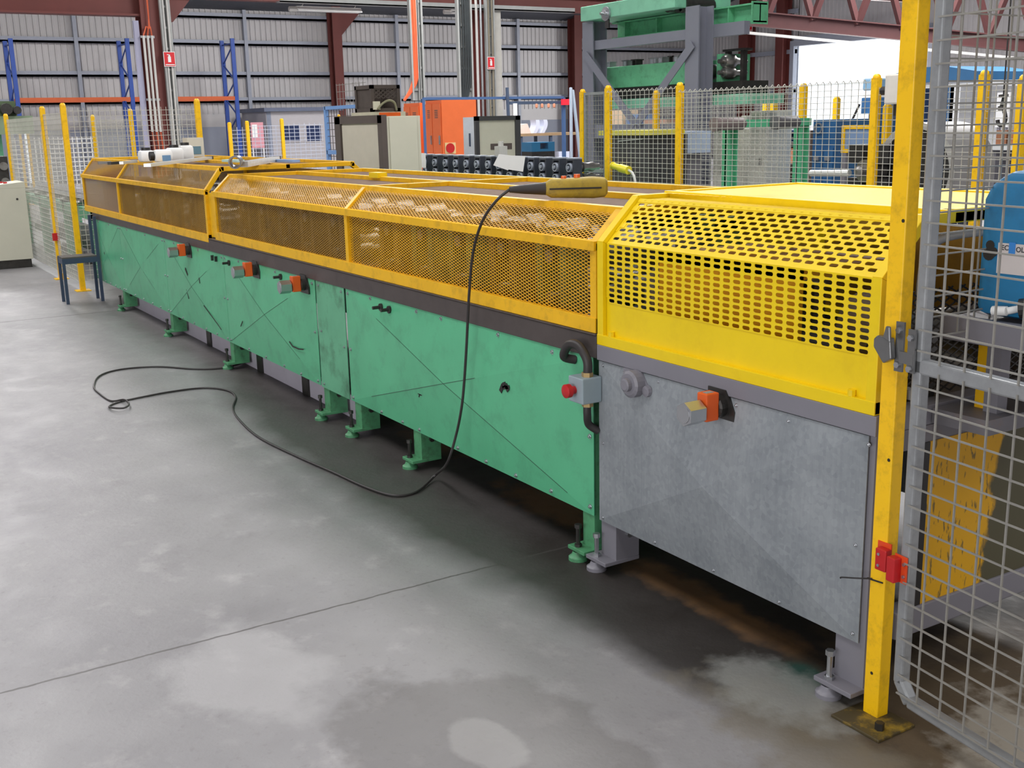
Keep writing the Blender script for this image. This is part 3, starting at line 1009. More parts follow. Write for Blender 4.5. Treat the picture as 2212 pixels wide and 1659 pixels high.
# slotted guard
def slot_sheet(mb, o, u, v, nu, nv, pu, pv, hx, r, stagger=False, U=None, V=None, u0=0.0, v0=0.0):
    """Sheet with obround holes; margins closed by plain strips."""
    o, u, v = Vector(o), Vector(u).normalized(), Vector(v).normalized()
    def pt(a, b):
        return o + u * a + v * b
    def quad(a0, b0, a1, b1):
        if a1 - a0 > 1e-5 and b1 - b0 > 1e-5:
            mb.face([pt(a0, b0), pt(a1, b0), pt(a1, b1), pt(a0, b1)])
    s = hx
    def cell(ca, cb):
        a, b = pu / 2, pv / 2
        out = [(a, 0), (a, b), (s, b), (0, b), (-s, b), (-a, b), (-a, 0), (-a, -b), (-s, -b), (0, -b), (s, -b), (a, -b)]
        c7 = r * 0.7071
        inn = [(s + r, 0), (s + c7, c7), (s, r), (0, r), (-s, r), (-s - c7, c7), (-s - r, 0), (-s - c7, -c7), (-s, -r), (0, -r), (s, -r), (s + c7, -c7)]
        O = [mb.bm.verts.new(pt(ca + x, cb + y)) for x, y in out]
        I = [mb.bm.verts.new(pt(ca + x, cb + y)) for x, y in inn]
        for i in range(12):
            j = (i + 1) % 12
            mb.bm.faces.new([O[i], O[j], I[j], I[i]])
    for j in range(nv):
        sh = pu / 2 if (stagger and j % 2) else 0.0
        n = nu - 1 if sh else nu
        b0 = v0 + j * pv
        for i in range(n):
            cell(u0 + sh + (i + 0.5) * pu, b0 + pv / 2)
        quad(0, b0, u0 + sh, b0 + pv)
        quad(u0 + sh + n * pu, b0, U, b0 + pv)
    quad(0, 0, U, v0)
    quad(0, v0 + nv * pv, U, V)
    return mb

S = thing('slotted_guard', 'bright yellow guard of slotted sheet at the near end of the machine', 'machine guard', (0.6, 0.5, 0.81))
z0, zs, yt, zt = 0.81, 1.158, 0.145, 1.303
fb = MB()
for x in (0.016, 1.168):
    x0, x1 = x - 0.016, x + 0.016
    pts = [(-0.004, z0), (-0.004, zs), (yt, zt), (0.95, zt), (1.06, zt - 0.12), (1.06, z0)]
    inn = [(0.022, z0), (0.022, zs - 0.012), (yt + 0.012, zt - 0.028), (0.94, zt - 0.028), (1.036, zt - 0.13), (1.036, z0)]
    for i in range(len(pts) - 1):
        q = [pts[i], pts[i + 1], inn[i + 1], inn[i]]
        fb.hexa([(x0, *q[0]), (x1, *q[0]), (x1, *q[3]), (x0, *q[3]), (x0, *q[1]), (x1, *q[1]), (x1, *q[2]), (x0, *q[2])])
fb.box(0.0, -0.006, z0 - 0.002, 1.184, 0.03, z0 + 0.034)
fb.box(0.0, 1.03, z0, 1.184, 1.06, z0 + 0.034)
fb.build('frame', YEL_NEW, S, bevel=0.002)
sb = MB()
slot_sheet(sb, (0.034, 0.012, z0 + 0.032), (1, 0, 0), (0, 0, 1), 26, 11, 0.0425, 0.0182, 0.0095, 0.0058, False, 1.118, zs - z0 - 0.04, 0.008, 0.112)
sb.build('slotted_side', YEL_NEW, S, solid=0.002)
sl = Vector((0, yt, zt - zs))
s2 = MB()
slot_sheet(s2, (0.034, 0.010, zs - 0.008), (1, 0, 0), sl, 26, 9, 0.0425, 0.0185, 0.0095, 0.0058, True, 1.118, sl.length - 0.006, 0.008, 0.018)
s2.build('slotted_slope', YEL_NEW, S, solid=0.002)
for x in (0.07, 1.10):
    kb = MB()
    kb.cyl((x, 0.004, z0 + 0.034), (x, 0.004, z0 + 0.05), 0.011, 8)
    kb.build('clamp_screw', YEL_NEW, S)
MB().box(0.03, 1.04, z0 + 0.034, 1.155, 1.045, zt - 0.12).build('added_rear_sheet', BROWN_MESH, S)  # solid back put in to darken what shows through the slots
MB().lattice((0.034, yt, zt - 0.016), (1, 0, 0), (0, 1, 0), 1.118, 0.2, 0.035, 0.014, 0.005, 0.002).build('mesh_strip', YEL_NEW, S)
lid = MB()
la, lb, ly1, lz = 0.30, 0.245, 0.90, 1.309
lid.bar((0.0, la, lz - 0.016), (1.184, lb, lz - 0.016), 0.034, 0.034)
lid.bar((0.0, ly1, lz - 0.016), (1.184, ly1, lz - 0.016), 0.034, 0.034)
lid.bar((0.017, la, lz - 0.016), (0.017, ly1, lz - 0.016), 0.034, 0.034)
lid.bar((1.167, lb, lz - 0.016), (1.167, ly1, lz - 0.016), 0.034, 0.034)
L0 = lid.build('lid_frame', YEL_NEW, S, bevel=0.002)
LID_MESH = mat('lid_mesh_yellow', (255, 220, 92), 0.45, var=0.05, scale=5, dirt=(225, 170, 40), dirt_amt=0.5, dirt_scale=8)
MB().lattice((0.034, 0.27, lz - 0.006), (1, 0, 0), (0, 1, 0), 1.118, ly1 - 0.28, 0.035, 0.014, 0.011, 0.002).build('lid_mesh', LID_MESH, S)

# ------------------------------------------------------------------ rolls inside the guards
ROLL_G = mat('oily_green_housing', (84, 104, 66), 0.5, var=0.15, dirt=(60, 50, 38), dirt_amt=0.8)
ROLL_Y = mat('yellow_roll_housing', (104, 82, 46), 0.5, var=0.15, dirt=(90, 70, 40), dirt_amt=0.7)
def roll_stand(x, label, m1, dz=0.0, wide=0.07):
    T = thing('roll_stand', label, 'roll stand', (x, 0.55, 0.815))
    for y in (0.16, 0.92):
        hb = MB()
        hb.box(x - 0.10, y - 0.05, 0.815, x - 0.055, y + 0.05, 1.16)
        hb.box(x + 0.055, y - 0.05, 0.815, x + 0.10, y + 0.05, 1.16)
        hb.box(x - 0.10, y - 0.05, 1.10, x + 0.10, y + 0.05, 1.15)
        hb.build('housing', m1, T)
    for z in (0.90, 1.06):
        rb = MB()
        rb.lathe((x, 0.10, z), (0, 1, 0), [(0, 0.026), (0.12, 0.026), (0.121, 0.055), (0.2, 0.055), (0.201, 0.04), (0.3, 0.045), (0.301, 0.068), (0.42, 0.068), (0.43, 0.05), (0.55, 0.05), (0.56, 0.062), (0.66, 0.062), (0.67, 0.026), (0.84, 0.026)], 18)
        rb.build('roll', ROLL_STEEL, T, smooth=True)
    return T
kinds = [ROLL_Y, ROLL_G, DARK_STEEL]
xs = [-3.95, -3.6, -3.25, -2.9, -2.5, -1.85, -1.5, -1.15, -0.8, -0.45]
names = ['first', 'second', 'third', 'fourth', 'fifth', 'sixth', 'seventh', 'eighth', 'ninth', 'tenth']
for i, x in enumerate(xs):
    k = (0, 0, 2, 0, 0, 0, 1, 1, 0, 1)[i]
    what = ('yellow', 'green', 'dark')[k]
    roll_stand(x, what + ' roll stand inside the middle mesh guard, ' + names[i] + ' from its far end', kinds[k])['group'] = 'roll stands inside the mesh guard'
for i, x in enumerate((-7.9, -7.3, -6.5, -5.8, -5.1)):
    roll_stand(x, 'yellow roll stand inside the smoked far guard, ' + names[i] + ' from its far end', ROLL_Y)['group'] = 'roll stands inside the far guard'
# inside the slotted guard: a yellow chain cover between grey gear wheels
MB_ = MB()
MB_.box(0.20, 0.10, 0.795, 0.80, 0.13, 1.13)
MB_.box(0.20, 0.10, 1.10, 0.80, 0.5, 1.13)
cv = MB_.build('chain_cover', mat('orange_yellow_paint', (225, 160, 20), 0.5, var=0.08))
tag(cv, 'orange-yellow chain cover behind the slots of the bright yellow guard', 'cover')
for x, lab in ((0.115, 'steel gear wheel behind the left slots of the yellow guard'), (0.98, 'steel gear wheel behind the right slots of the yellow guard')):
    gb = MB()
    gb.lathe((x, 0.16, 0.955), (0, 1, 0), [(0, 0.03), (0.05, 0.03), (0.051, 0.13), (0.09, 0.13), (0.1, 0.05), (0.8, 0.05)], 28)
    gb.box(x - 0.1, 0.3, 0.79, x + 0.1, 0.36, 0.96)
    gb.box(x - 0.1, 0.8, 0.79, x + 0.1, 0.86, 0.96)
    tag(gb.build('gear_wheel', ROLL_STEEL, smooth=True), lab, 'gear')

# ------------------------------------------------------------------ gate post, latch, gate
def text_mesh(body, size, m, parent, origin, right, up, name='lettering', align='LEFT', bold=0.0):
    cu = bpy.data.curves.new('lettering_curve', 'FONT')
    cu.body = body
    cu.size = size
    cu.align_x = align
    cu.offset = bold
    tmp = bpy.data.objects.new('lettering_tmp', cu)
    COL.objects.link(tmp)
    dg = bpy.context.evaluated_depsgraph_get()
    dg.update()
    me = bpy.data.meshes.new_from_object(tmp.evaluated_get(dg))
    COL.objects.unlink(tmp)
    bpy.data.objects.remove(tmp)
    r, u = Vector(right).normalized(), Vector(up).normalized()
    n = r.cross(u)
    M = Matrix((r, u, n)).transposed().to_4x4()
    M.translation = Vector(origin) - (parent_loc(parent) if parent else Vector((0, 0, 0)))
    me.transform(M)
    me.materials.clear()
    me.materials.append(m)
    o = bpy.data.objects.new(name, me)
    COL.objects.link(o)
    if parent:
        o.parent = parent
    return o

HOLE = mat('dark_bolt_hole', (40, 34, 26), 0.8, var=0.1)
GP = thing('gate_post', 'tall yellow square gate post in the foreground, on an oily base plate', 'post', (1.229, 0, 0))
MB().box(1.212, -0.022, 0.006, 1.260, 0.020, 2.25).build('shaft', YEL_POST, GP, bevel=0.003)
PLATE = mat('oily_yellow_plate', (74, 64, 40), 0.5, var=0.2, dirt=(205, 165, 40), dirt_amt=0.7, dirt_scale=16)
MB().box(1.178, -0.105, 0.0, 1.335, 0.035, 0.008).build('base_plate', PLATE, GP, bevel=0.002)
ab = MB()
ab.cyl((1.30, -0.06, 0.008), (1.30, -0.06, 0.028), 0.012, 6)
ab.build('anchor_bolt', DARK_STEEL, GP)
for px, py, ax, v in ((1951, 477, 'y', -0.0222), (1920, 994, 'y', -0.0222), (1883, 1454, 'y', -0.0222), (1968, 741, 'x', 1.2602), (1963, 815, 'x', 1.2602)):
    q = P(px, py, ax, v)
    d = Vector((0, -0.0006, 0)) if ax == 'y' else Vector((0.0006, 0, 0))
    MB().cyl(q, q + d, 0.0045, 10).build('bolt_hole', HOLE, GP)
# latch
LATCH = mat('latch_steel', (134, 134, 134), 0.3, metal=0.75, var=0.1)
q = P(1944, 748, 'y', -0.023)
lx, lz = q.x, q.z
lp = MB()
lp.box(lx - 0.012, -0.026, lz - 0.062, lx + 0.012, -0.0205, lz + 0.06)
lt = lp.build('latch', LATCH, GP)
lb = MB()
lb.prism([(lx - 0.062, lz + 0.012), (lx - 0.052, lz + 0.022), (lx - 0.012, lz + 0.02), (lx - 0.006, lz - 0.03), (lx - 0.03, lz - 0.045), (lx - 0.062, lz - 0.008)], -0.045, -0.028, 'y')
lb.prism([(lx - 0.03, lz + 0.02), (lx - 0.022, lz + 0.05), (lx - 0.01, lz + 0.05), (lx - 0.006, lz + 0.01)], -0.052, -0.045, 'y')
lb.build('latch_body', LATCH, lt, bevel=0.003)
for z in (lz + 0.04, lz - 0.045, ):
    MB().cyl((lx, -0.026, z), (lx, -0.034, z), 0.008, 6).build('latch_bolt', STEEL, lt)
# interlock switch half on the post and stiff tie wire
ORS = mat('orange_red_bracket', (222, 74, 30), 0.5, var=0.06)
q = P(1910, 1200, 'y', -0.022)
sx, sz = q.x, q.z
ib = MB().box(sx - 0.02, -0.024, sz - 0.028, sx + 0.022, -0.0205, sz + 0.036).build('switch_bracket', ORS, GP)
MB().box(sx - 0.010, -0.045, sz - 0.034, sx + 0.024, -0.024, sz + 0.024).build('safety_switch', RED, ib, bevel=0.003)
for z in (sz + 0.01, sz - 0.02):
    MB().cyl((sx + 0.002, -0.045, z), (sx + 0.002, -0.048, z), 0.004, 8).build('switch_screw', STEEL, ib)
a = P(1884, 1250, 'y', -0.023)
b2 = P(1818, 1247, 'y', -0.06)
wb = MB()
wb.tube(spline([a, P(1850, 1249, 'y', -0.05), b2, b2 + Vector((-0.002, 0, -0.004))], 5), 0.0022, 6)
wb.bar((1.204, -0.022, a.z - 0.004), (1.254, -0.022, a.z), 0.004, 0.004)
wb.build('tie_wire', BLACK, GP)

GA = math.radians(-8.0)
gdx, gdy = math.cos(GA), math.sin(GA)
GO = Vector((1.312, -0.018, 0.0))
def gp_(s, h, z):
    """Gate coordinates: s along the gate, h out of its face, z up."""
    return Vector((GO.x + gdx * s + gdy * h * -1, GO.y + gdy * s + gdx * h, z))
GT = thing('mesh_gate', 'galvanised tube gate filled with wire mesh, next to the foreground yellow gate post', 'gate', GO)
W_G = 0.95
gf = MB()
def gbar(s0, z0, s1, z1, w=0.030, t=0.030):
    gf.bar(gp_(s0, 0, z0), gp_(s1, 0, z1), t, w, (0, 0, 1) if abs(s1 - s0) > 0.01 else (gdx, gdy, 0))
gbar(0.015, 0.14, 0.015, 2.16)
gbar(W_G, 0.14, W_G, 2.16)
gbar(0.05, 0.105, W_G - 0.035, 0.105)
gbar(0.0, 0.965, W_G, 0.965, 0.036)
gbar(0.05, 2.19, W_G - 0.035, 2.19)
gf.bar(gp_(0.012, 0, 0.150), gp_(0.052, 0, 0.100), 0.03, 0.03, (0, 0, 1))
gf.build('frame', GALV_TUBE, GT, bevel=0.005)
MB().grid(gp_(0.02, -0.017, 0.12), (gdx, gdy, 0), (0, 0, 1), W_G - 0.03, 0.84, 0.075, 0.05, 0.004, 0.068, 0.0).build('mesh_lower', WIRE, GT)
MB().grid(gp_(0.02, -0.017, 0.98), (gdx, gdy, 0), (0, 0, 1), W_G - 0.03, 1.2, 0.075, 0.05, 0.004, 0.068, 0.025).build('mesh_upper', WIRE, GT)
kp = MB()
kp.bar(gp_(-0.034, -0.022, lz - 0.022), gp_(0.012, -0.022, lz - 0.022), 0.006, 0.028)
kp.bar(gp_(0.004, -0.022, lz - 0.055), gp_(0.004, -0.022, lz + 0.05), 0.005, 0.024, (gdx, gdy, 0))
k = kp.build('latch_keeper', LATCH, GT)
for z in (lz + 0.03, lz - 0.045):
    MB().cyl(gp_(0.004, -0.025, z), gp_(0.004, -0.032, z), 0.008, 6).build('keeper_bolt', STEEL, k)
ib2 = MB()
ib2.bar(gp_(-0.012, -0.019, sz - 0.01), gp_(0.03, -0.019, sz - 0.01), 0.003, 0.07)
o2 = ib2.build('switch_bracket', ORS, GT)
m2 = MB()
m2.bar(gp_(-0.016, -0.032, sz - 0.012), gp_(0.012, -0.032, sz - 0.012), 0.024, 0.064)
m2.build('safety_switch', RED, o2, bevel=0.003)
for z in (sz + 0.006, sz - 0.026):
    MB().cyl(gp_(0.022, -0.021, z), gp_(0.022, -0.025, z), 0.0045, 8).build('switch_screw', STEEL, o2)

# mesh panel standing across the end of the machine, behind the gate
EP = thing('end_mesh_panel', 'wire mesh panel across the machine end, behind the gate and the blue can', 'fence panel', (1.29, 0.7, 1.02))
MB().grid((1.29, 0.03, 1.02), (0, 1, 0), (0, 0, 1), 1.35, 1.2, 0.062, 0.05, 0.0036).build('mesh', WIRE, EP)
eb = MB()
eb.box(1.262, 0.03, 0.85, 1.285, 0.055, 2.22)
eb.box(1.200, 0.03, 0.86, 1.262, 0.055, 0.885)
eb.build('support_bar', GALV_TUBE, EP)

# shelf at the machine end with the blue can
sy = 0.19
z_s = P(2060, 683, 'y', sy).z
SH = thing('drip_shelf', 'grey steel channel shelf at the machine end, carrying the blue can', 'shelf', (1.5, 0.4, 0))
shb = MB()
shb.box(1.21, sy, z_s - 0.062, 1.66, sy + 0.03, z_s)
shb.box(1.21, sy + 0.40, z_s - 0.062, 1.66, sy + 0.43, z_s)
shb.box(1.21, sy + 0.03, z_s - 0.02, 1.66, sy + 0.40, z_s - 0.008)
shb.build('tray', GREY_PAINT, SH, bevel=0.003)
lgx = P(2140, 820, 'y', sy + 0.2).x
shb2 = MB()
shb2.box(1.195, 0.205, 0.76, 1.36, 0.62, 0.80)
shb2.build('ledge', RUSTY, SH)
for x, y in ((1.31, 0.30), (1.31, 0.59)):
    MB().box(x - 0.02, y - 0.02, 0.80, x + 0.02, y + 0.02, z_s - 0.062).build('leg', GREY_PAINT, SH)
MB().box(1.25, 0.30, 0.80, 1.29, 0.34, z_s - 0.062).build('leg', YEL, SH)['label'] = 'yellow shelf leg'
# blue jerrycan
CAN_B = mat('grubby_blue_plastic', (46, 128, 178), 0.4, var=0.08, dirt=(40, 66, 84), dirt_amt=0.5, dirt_scale=7)
cx0 = P(2113, 520, 'y', sy + 0.05).x
cz0 = z_s + 0.002
cz1 = P(2150, 362, 'y', sy + 0.15).z
CN = thing('coolant_can', 'grubby blue plastic can with a torn white label, on the grey shelf', 'can', (cx0 + 0.15, sy + 0.2, cz0))
cb = MB()
yc0, yc1 = sy + 0.05, sy + 0.38
cx1 = cx0 + 0.34
hh = cz1 - cz0
prof = [(cx0, cz0), (cx1, cz0), (cx1, cz0 + hh * 0.9), (cx1 - 0.05, cz1), (cx0 + 0.07, cz1), (cx0 + 0.02, cz1 - 0.03), (cx0, cz1 - 0.07)]
cb.prism(prof, yc0, yc1, 'y')
cb.build('body', CAN_B, CN, bevel=0.025, smooth=True)
hb = MB()
hx = cx0 + 0.11
hb.tube(spline([(hx, sy + 0.2, cz1 - 0.005), (hx + 0.02, sy + 0.2, cz1 + 0.05), (hx + 0.12, sy + 0.2, cz1 + 0.055), (hx + 0.15, sy + 0.2, cz1 - 0.005)], 5), 0.016, 8)
hb.build('handle', CAN_B, CN, smooth=True)
LABEL = mat('torn_paper_label', (214, 206, 204), 0.8, var=0.06)
lq = P(2160, 556, 'y', yc0 - 0.001)
l0x, l1z = P(2157, 524, 'y', yc0 - 0.002).x, P(2157, 524, 'y', yc0 - 0.002).z
l0z = P(2157, 590, 'y', yc0 - 0.002).z
pl = MB().box(l0x, yc0 - 0.0025, l0z, l0x + 0.14, yc0 - 0.001, l1z).build('paper_label', LABEL, CN)
INK = mat('faded_black_ink', (70, 72, 76), 0.7)
tz = P(2170, 540, 'y', yc0 - 0.003).z
text_mesh('ECO', 0.017, INK, pl, (P(2164, 540, 'y', yc0).x, yc0 - 0.0032, tz), (1, 0, 0), (0, 0, 1), bold=0.0004)
text_mesh('OL 4', 0.017, INK, pl, (P(2196, 540, 'y', yc0).x, yc0 - 0.0032, tz - 0.002), (1, 0, 0), (0, 0, 1), bold=0.0004)
TAPE = mat('blue_tape', (60, 140, 220), 0.5)
tq0, tq1 = P(2180, 549, 'y', yc0), P(2196, 524, 'y', yc0)
MB().box(tq0.x, yc0 - 0.0036, tq0.z, tq1.x, yc0 - 0.0026, tq1.z).build('blue_tape', TAPE, pl)
sq = P(2136, 540, 'y', yc0 - 0.002)
sm_ = MB()
for dx, dz, r in ((0, -0.01, 0.016), (0.002, 0.012, 0.012), (0.012, -0.004, 0.012)):
    sm_.cyl((sq.x + dx, yc0 - 0.0005, sq.z + dz), (sq.x + dx, yc0 - 0.0015 - dx * 0.02, sq.z + dz), r, 12)
sm_.build('oil_smear', SCRAPE, CN)
vb = MB()
vz = P(2175, 672, 'y', yc0 - 0.03)
vb.cyl(vz, vz + Vector((-0.035, -0.005, -0.003)), 0.012, 10)
vb.cyl(vz + Vector((0.03, 0.03, 0.01)), vz, 0.009, 10)
vb.build('tap', WHITE, CN, smooth=True)
MB().cyl(vz + Vector((0.055, 0.035, 0.012)), vz + Vector((0.02, 0.02, 0.006)), 0.024, 12).build('tap_nut', BLACK, CN)
# white drain hose curving out behind the can
ho = MB()
ho.tube(spline([P(1985, 680, 'y', 0.42), P(1990, 610, 'y', 0.42), P(2000, 555, 'y', 0.42), P(2026, 521, 'y', 0.43), P(2068, 507, 'y', 0.45), P(2125, 500, 'y', 0.48), P(2190, 496, 'y', 0.52)], 8), 0.0125, 10)
HOSE = mat('milky_hose', (214, 218, 228), 0.35, var=0.04)
tag(ho.build('drain_hose', HOSE, smooth=True), 'milky white hose bending down behind the blue can', 'hose')
MB().lattice((1.172, 0.10, 0.83), (0, 1, 0), (0, 0, 1), 0.85, 0.28, 0.05, 0.024, 0.004, 0.003).build('end_mesh', DARK_STEEL, S)

# ------------------------------------------------------------------ pendant control and its lead on the guard top
PT = thing('pendant_control', 'grubby yellow hand control with a black rubber boot lying on the mesh guard', 'pendant control', (-0.48, 0.16, 1.264))
pa, pb = Vector((-0.555, 0.0, 1.306)), Vector((-0.40, 0.33, 1.306))
pd = (pb - pa).normalized()
bl = MB()
ps = Vector((pd.y, -pd.x, 0))
m0 = pa + pd * 0.135
me_ = pb
rings = []
YPEND = mat('grubby_pendant_yellow', (168, 142, 44), 0.6, var=0.2, scale=18, dirt=(66, 62, 48), dirt_amt=1.0, dirt_scale=16)
for t, w, h in ((0.0, 0.024, 0.022), (0.02, 0.037, 0.034), (0.10, 0.039, 0.037), (0.18, 0.041, 0.040), (0.222, 0.037, 0.036), (0.232, 0.026, 0.026)):
    c = m0 + pd * t
    rings.append([bl.bm.verts.new(c + ps * (w * math.copysign(abs(math.cos(x)) ** 0.55, math.cos(x))) + Vector((0, 0, h * math.copysign(abs(math.sin(x)) ** 0.55, math.sin(x))))) for x in [2 * math.pi * i / 16 + 0.196 for i in range(16)]])
bl.loft(rings)
bl.build('body', YPEND, PT, smooth=True)
rbm = MB()
rbm.tube([pa, pa + pd * 0.05, pa + pd * 0.10, pa + pd * 0.155], 0.012, 12, taper=[0.011, 0.017, 0.021, 0.026])
rbm.build('rubber_boot', RUBBER, PT, smooth=True)
sb_ = MB()
for s in (-1, 1):
    sb_.bar(m0 + pd * 0.01 + ps * 0.041 * s, m0 + pd * 0.205 + ps * 0.041 * s, 0.005, 0.006)
sb_.build('side_seam', BLACK, PT)
ob = MB()
ob.cyl(m0 + pd * 0.12 + Vector((0, 0, 0.034)), m0 + pd * 0.12 + Vector((0, 0, 0.050)), 0.012, 10)
ob.cyl(m0 + pd * 0.07 + Vector((0, 0, 0.034)), m0 + pd * 0.07 + Vector((0, 0, 0.045)), 0.010, 10)
ob.build('button', ORANGE, PT)
# lead: over the guard, down to the floor, a loop, back under the machine
lead = [pa, P(1072, 434, 'y', -0.035), P(1042, 478, 'y', -0.05), P(1022, 545, 'y', -0.05), P(1013, 640, 'y', -0.055), P(1008, 740, 'y', -0.06), P(1003, 820, 'y', -0.065),
        P(997, 880, 'y', -0.075), P(985, 940, 'y', -0.085), P(966, 1000, 'y', -0.115)]
flo = [(942, 1036), (900, 1062), (850, 1070), (790, 1052), (720, 1020), (640, 985), (560, 945), (518, 908), (503, 882), (509, 857), (490, 843), (440, 838), (370, 846), (300, 859), (255, 869), (236, 878), (245, 886), (268, 886), (279, 878), (268, 868), (240, 866), (215, 850), (203, 835), (215, 812), (260, 798), (340, 792), (420, 797), (480, 795)]
lead += [P(x, y, 'z', 0.007) for x, y in flo]
lead[10].z = 0.03
for i in (26, 27, 28, 29):
    lead[i].z = 0.02
lead += [P(520, 785, 'z', 0.015), P(540, 774, 'y', 0.2), Vector((P(548, 769, 'y', 0.30)))]
ld = MB()
ld.tube(spline(lead, 7), 0.0058, 7)
ldo = ld.build('control_lead', RUBBER, smooth=True)
tag(ldo, 'black lead hanging from the yellow hand control and looping over the concrete floor', 'cable')

# ------------------------------------------------------------------ blue steel step chair at the far end
ST = thing('step_chair', 'dark blue steel stand with a worn dark seat and two tall posts', 'chair', (-7.95, -0.18, 0))
sx0, sx1, sy0, sy1, szt = -8.05, -7.84, -0.34, -0.03, 0.42
for x, y, zt_ in ((sx0, sy0, szt), (sx1, sy0, szt), (sx0, sy1, 0.79), (sx1, sy1, 0.79)):
    MB().box(x - 0.013, y - 0.013, 0, x + 0.013, y + 0.013, zt_).build('leg', BLUE_STEEL, ST)
sf = MB()
for (x0, y0, x1, y1) in ((sx0, sy0, sx1, sy0), (sx0, sy1, sx1, sy1), (sx0, sy0, sx0, sy1), (sx1, sy0, sx1, sy1)):
    sf.bar((x0, y0, szt - 0.025), (x1, y1, szt - 0.025), 0.02, 0.05)
sf.build('seat_frame', BLUE_STEEL, ST)
WOODD = mat('worn_dark_ply', (92, 88, 84), 0.8, var=0.15, dirt=(130, 90, 60), dirt_amt=0.5)
MB().box(sx0 - 0.01, sy0 - 0.01, szt, sx1 + 0.01, sy1 - 0.014, szt + 0.012).build('seat', WOODD, ST)

# ------------------------------------------------------------------ control desk at the left edge
CD = thing('control_desk', 'beige steel control desk with a sloping top and red buttons at the left edge', 'control desk', (-11.5, -0.4, 0))
cdx0, cdx1 = -11.75, -11.22
cdy0, cdy1 = -0.85, -0.09
zc0, zc1 = 0.80, 0.955
db = MB()
db.prism([(cdx0, 0.10), (cdx1, 0.10), (cdx1, 0.93), (cdx0, 0.93)], cdy0, cdy1, 'y')
db.build('cabinet', BEIGE, CD, bevel=0.004)
tp = MB()
tp.prism([(cdy0, 0.93), (cdy1, 0.93), (cdy1, 1.0), (cdy0, 0.93 + 0.005)], cdx0, cdx1, 'x')
tp.build('sloping_top', BEIGE, CD, bevel=0.003)
MB().box(cdx0 + 0.02, cdy0 + 0.02, 0.0, cdx1 - 0.02, cdy1 - 0.02, 0.10).build('plinth', DARK_STEEL, CD)
for y, x in ((-0.28, -11.35), (-0.45, -11.35), (-0.3, -11.55)):
    z = 0.935 + 0.065 * (y - cdy0) / (cdy1 - cdy0)
    MB().cyl((x, y, z), (x, y, z + 0.018), 0.022, 10).build('push_button', RED, CD)
kq = P(37, 430, 'x', cdx1 + 0.001)
MB().cyl((cdx1, kq.y, kq.z), (cdx1 + 0.012, kq.y, kq.z), 0.012, 8).build('lock', BLACK, CD)

# ------------------------------------------------------------------ fence posts and mesh panels
def post(x, y, h, label, name='fence_post', w=0.05, cap=True, group=None):
    T = thing(name, label, 'fence post', (x, y, 0), group)
    MB().box(x - w / 2, y - w / 2, 0.006, x + w / 2, y + w / 2, h - 0.02).build('shaft', YEL_POST, T)
    if cap:
        c = MB()
        c.lathe((x, y, h - 0.03), (0, 0, 1), [(0, w * 0.52), (0.015, w * 0.56), (0.03, w * 0.5), (0.042, w * 0.28)], 12)
        c.build('cap', YEL_POST, T, smooth=True)
    MB().box(x - 0.07, y - 0.07, 0, x + 0.07, y + 0.07, 0.008).build('base_plate', YEL_POST, T)
    return T
def panel(p0, p1, z0, z1, label, name='wire_mesh_fence', pu=0.05, pv=0.05, w=0.0045, m=None, group=None, curl=False):
    p0, p1 = Vector((p0[0], p0[1], z0)), Vector((p1[0], p1[1], z0))
    d = p1 - p0
    g = MB()
    g.grid(p0, d, (0, 0, 1), d.length, z1 - z0, pu, pv, w)
    if curl:
        # rolled top edge of the mesh
        n = d.normalized().cross(Vector((0, 0, 1)))
        k = 0.0
        while k < d.length:
            c = p0 + d.normalized() * k + Vector((0, 0, z1 - z0))
            g.bar(c, c + n * 0.02 + Vector((0, 0, 0.02)), w, w)
            g.bar(c + n * 0.02 + Vector((0, 0, 0.02)), c + n * 0.04, w, w)
            k += pu
        g.bar(p0 + n * 0.04 + Vector((0, 0, z1 - z0)), p1 + n * 0.04 + Vector((0, 0, z1 - z0)), w, w)
    return tag(g.build(name, m or FWIRE), label, 'fence panel', group)

# left-hand fence beyond the far end of the machine
fy = -0.04
xA, xB_, xC_ = -8.69, P(98, 300, 'y', fy).x, P(18, 300, 'y', fy).x
post(xA, fy, 1.815, 'yellow fence post standing right behind the dark blue stand')
post(xB_, fy, 1.81, 'yellow fence post next left of the one behind the blue stand')
post(xC_, fy, 1.78, 'yellow fence post rising behind the beige control desk')
yD = P(430, 280, 'x', -8.7).y
post(-8.7, yD, 1.845, 'yellow fence post beyond the far guard, right of the white jugs')
panel((xB_ - 0.02, fy), (xA, fy), 0.08, 1.74, 'wire mesh panel between the two yellow posts left of the machine')
panel((xC_, fy), (xB_ - 0.02, fy), 0.08, 1.72, 'wire mesh panel behind the beige control desk')
panel((-8.7, 0.0), (-8.7, yD), 0.1, 1.78, 'wire mesh panel behind the white jugs at the far end', pu=0.05)
p2 = [P(205, 300, 'x', -13.5), P(287, 300, 'x', -12.2)]
h2 = [P(205, 250, 'x', -13.5).z, P(287, 237, 'x', -12.2).z]
post(p2[0].x, p2[0].y, h2[0], 'yellow post seen through the mesh behind the far guard, left of the pair')
post(p2[1].x, p2[1].y, h2[1], 'yellow post seen through the mesh behind the white jugs, right of the pair')
panel((p2[0].x, p2[0].y), (p2[1].x, p2[1].y), 0.1, h2[0] - 0.06, 'wire mesh between the two yellow posts seen through the far fence')
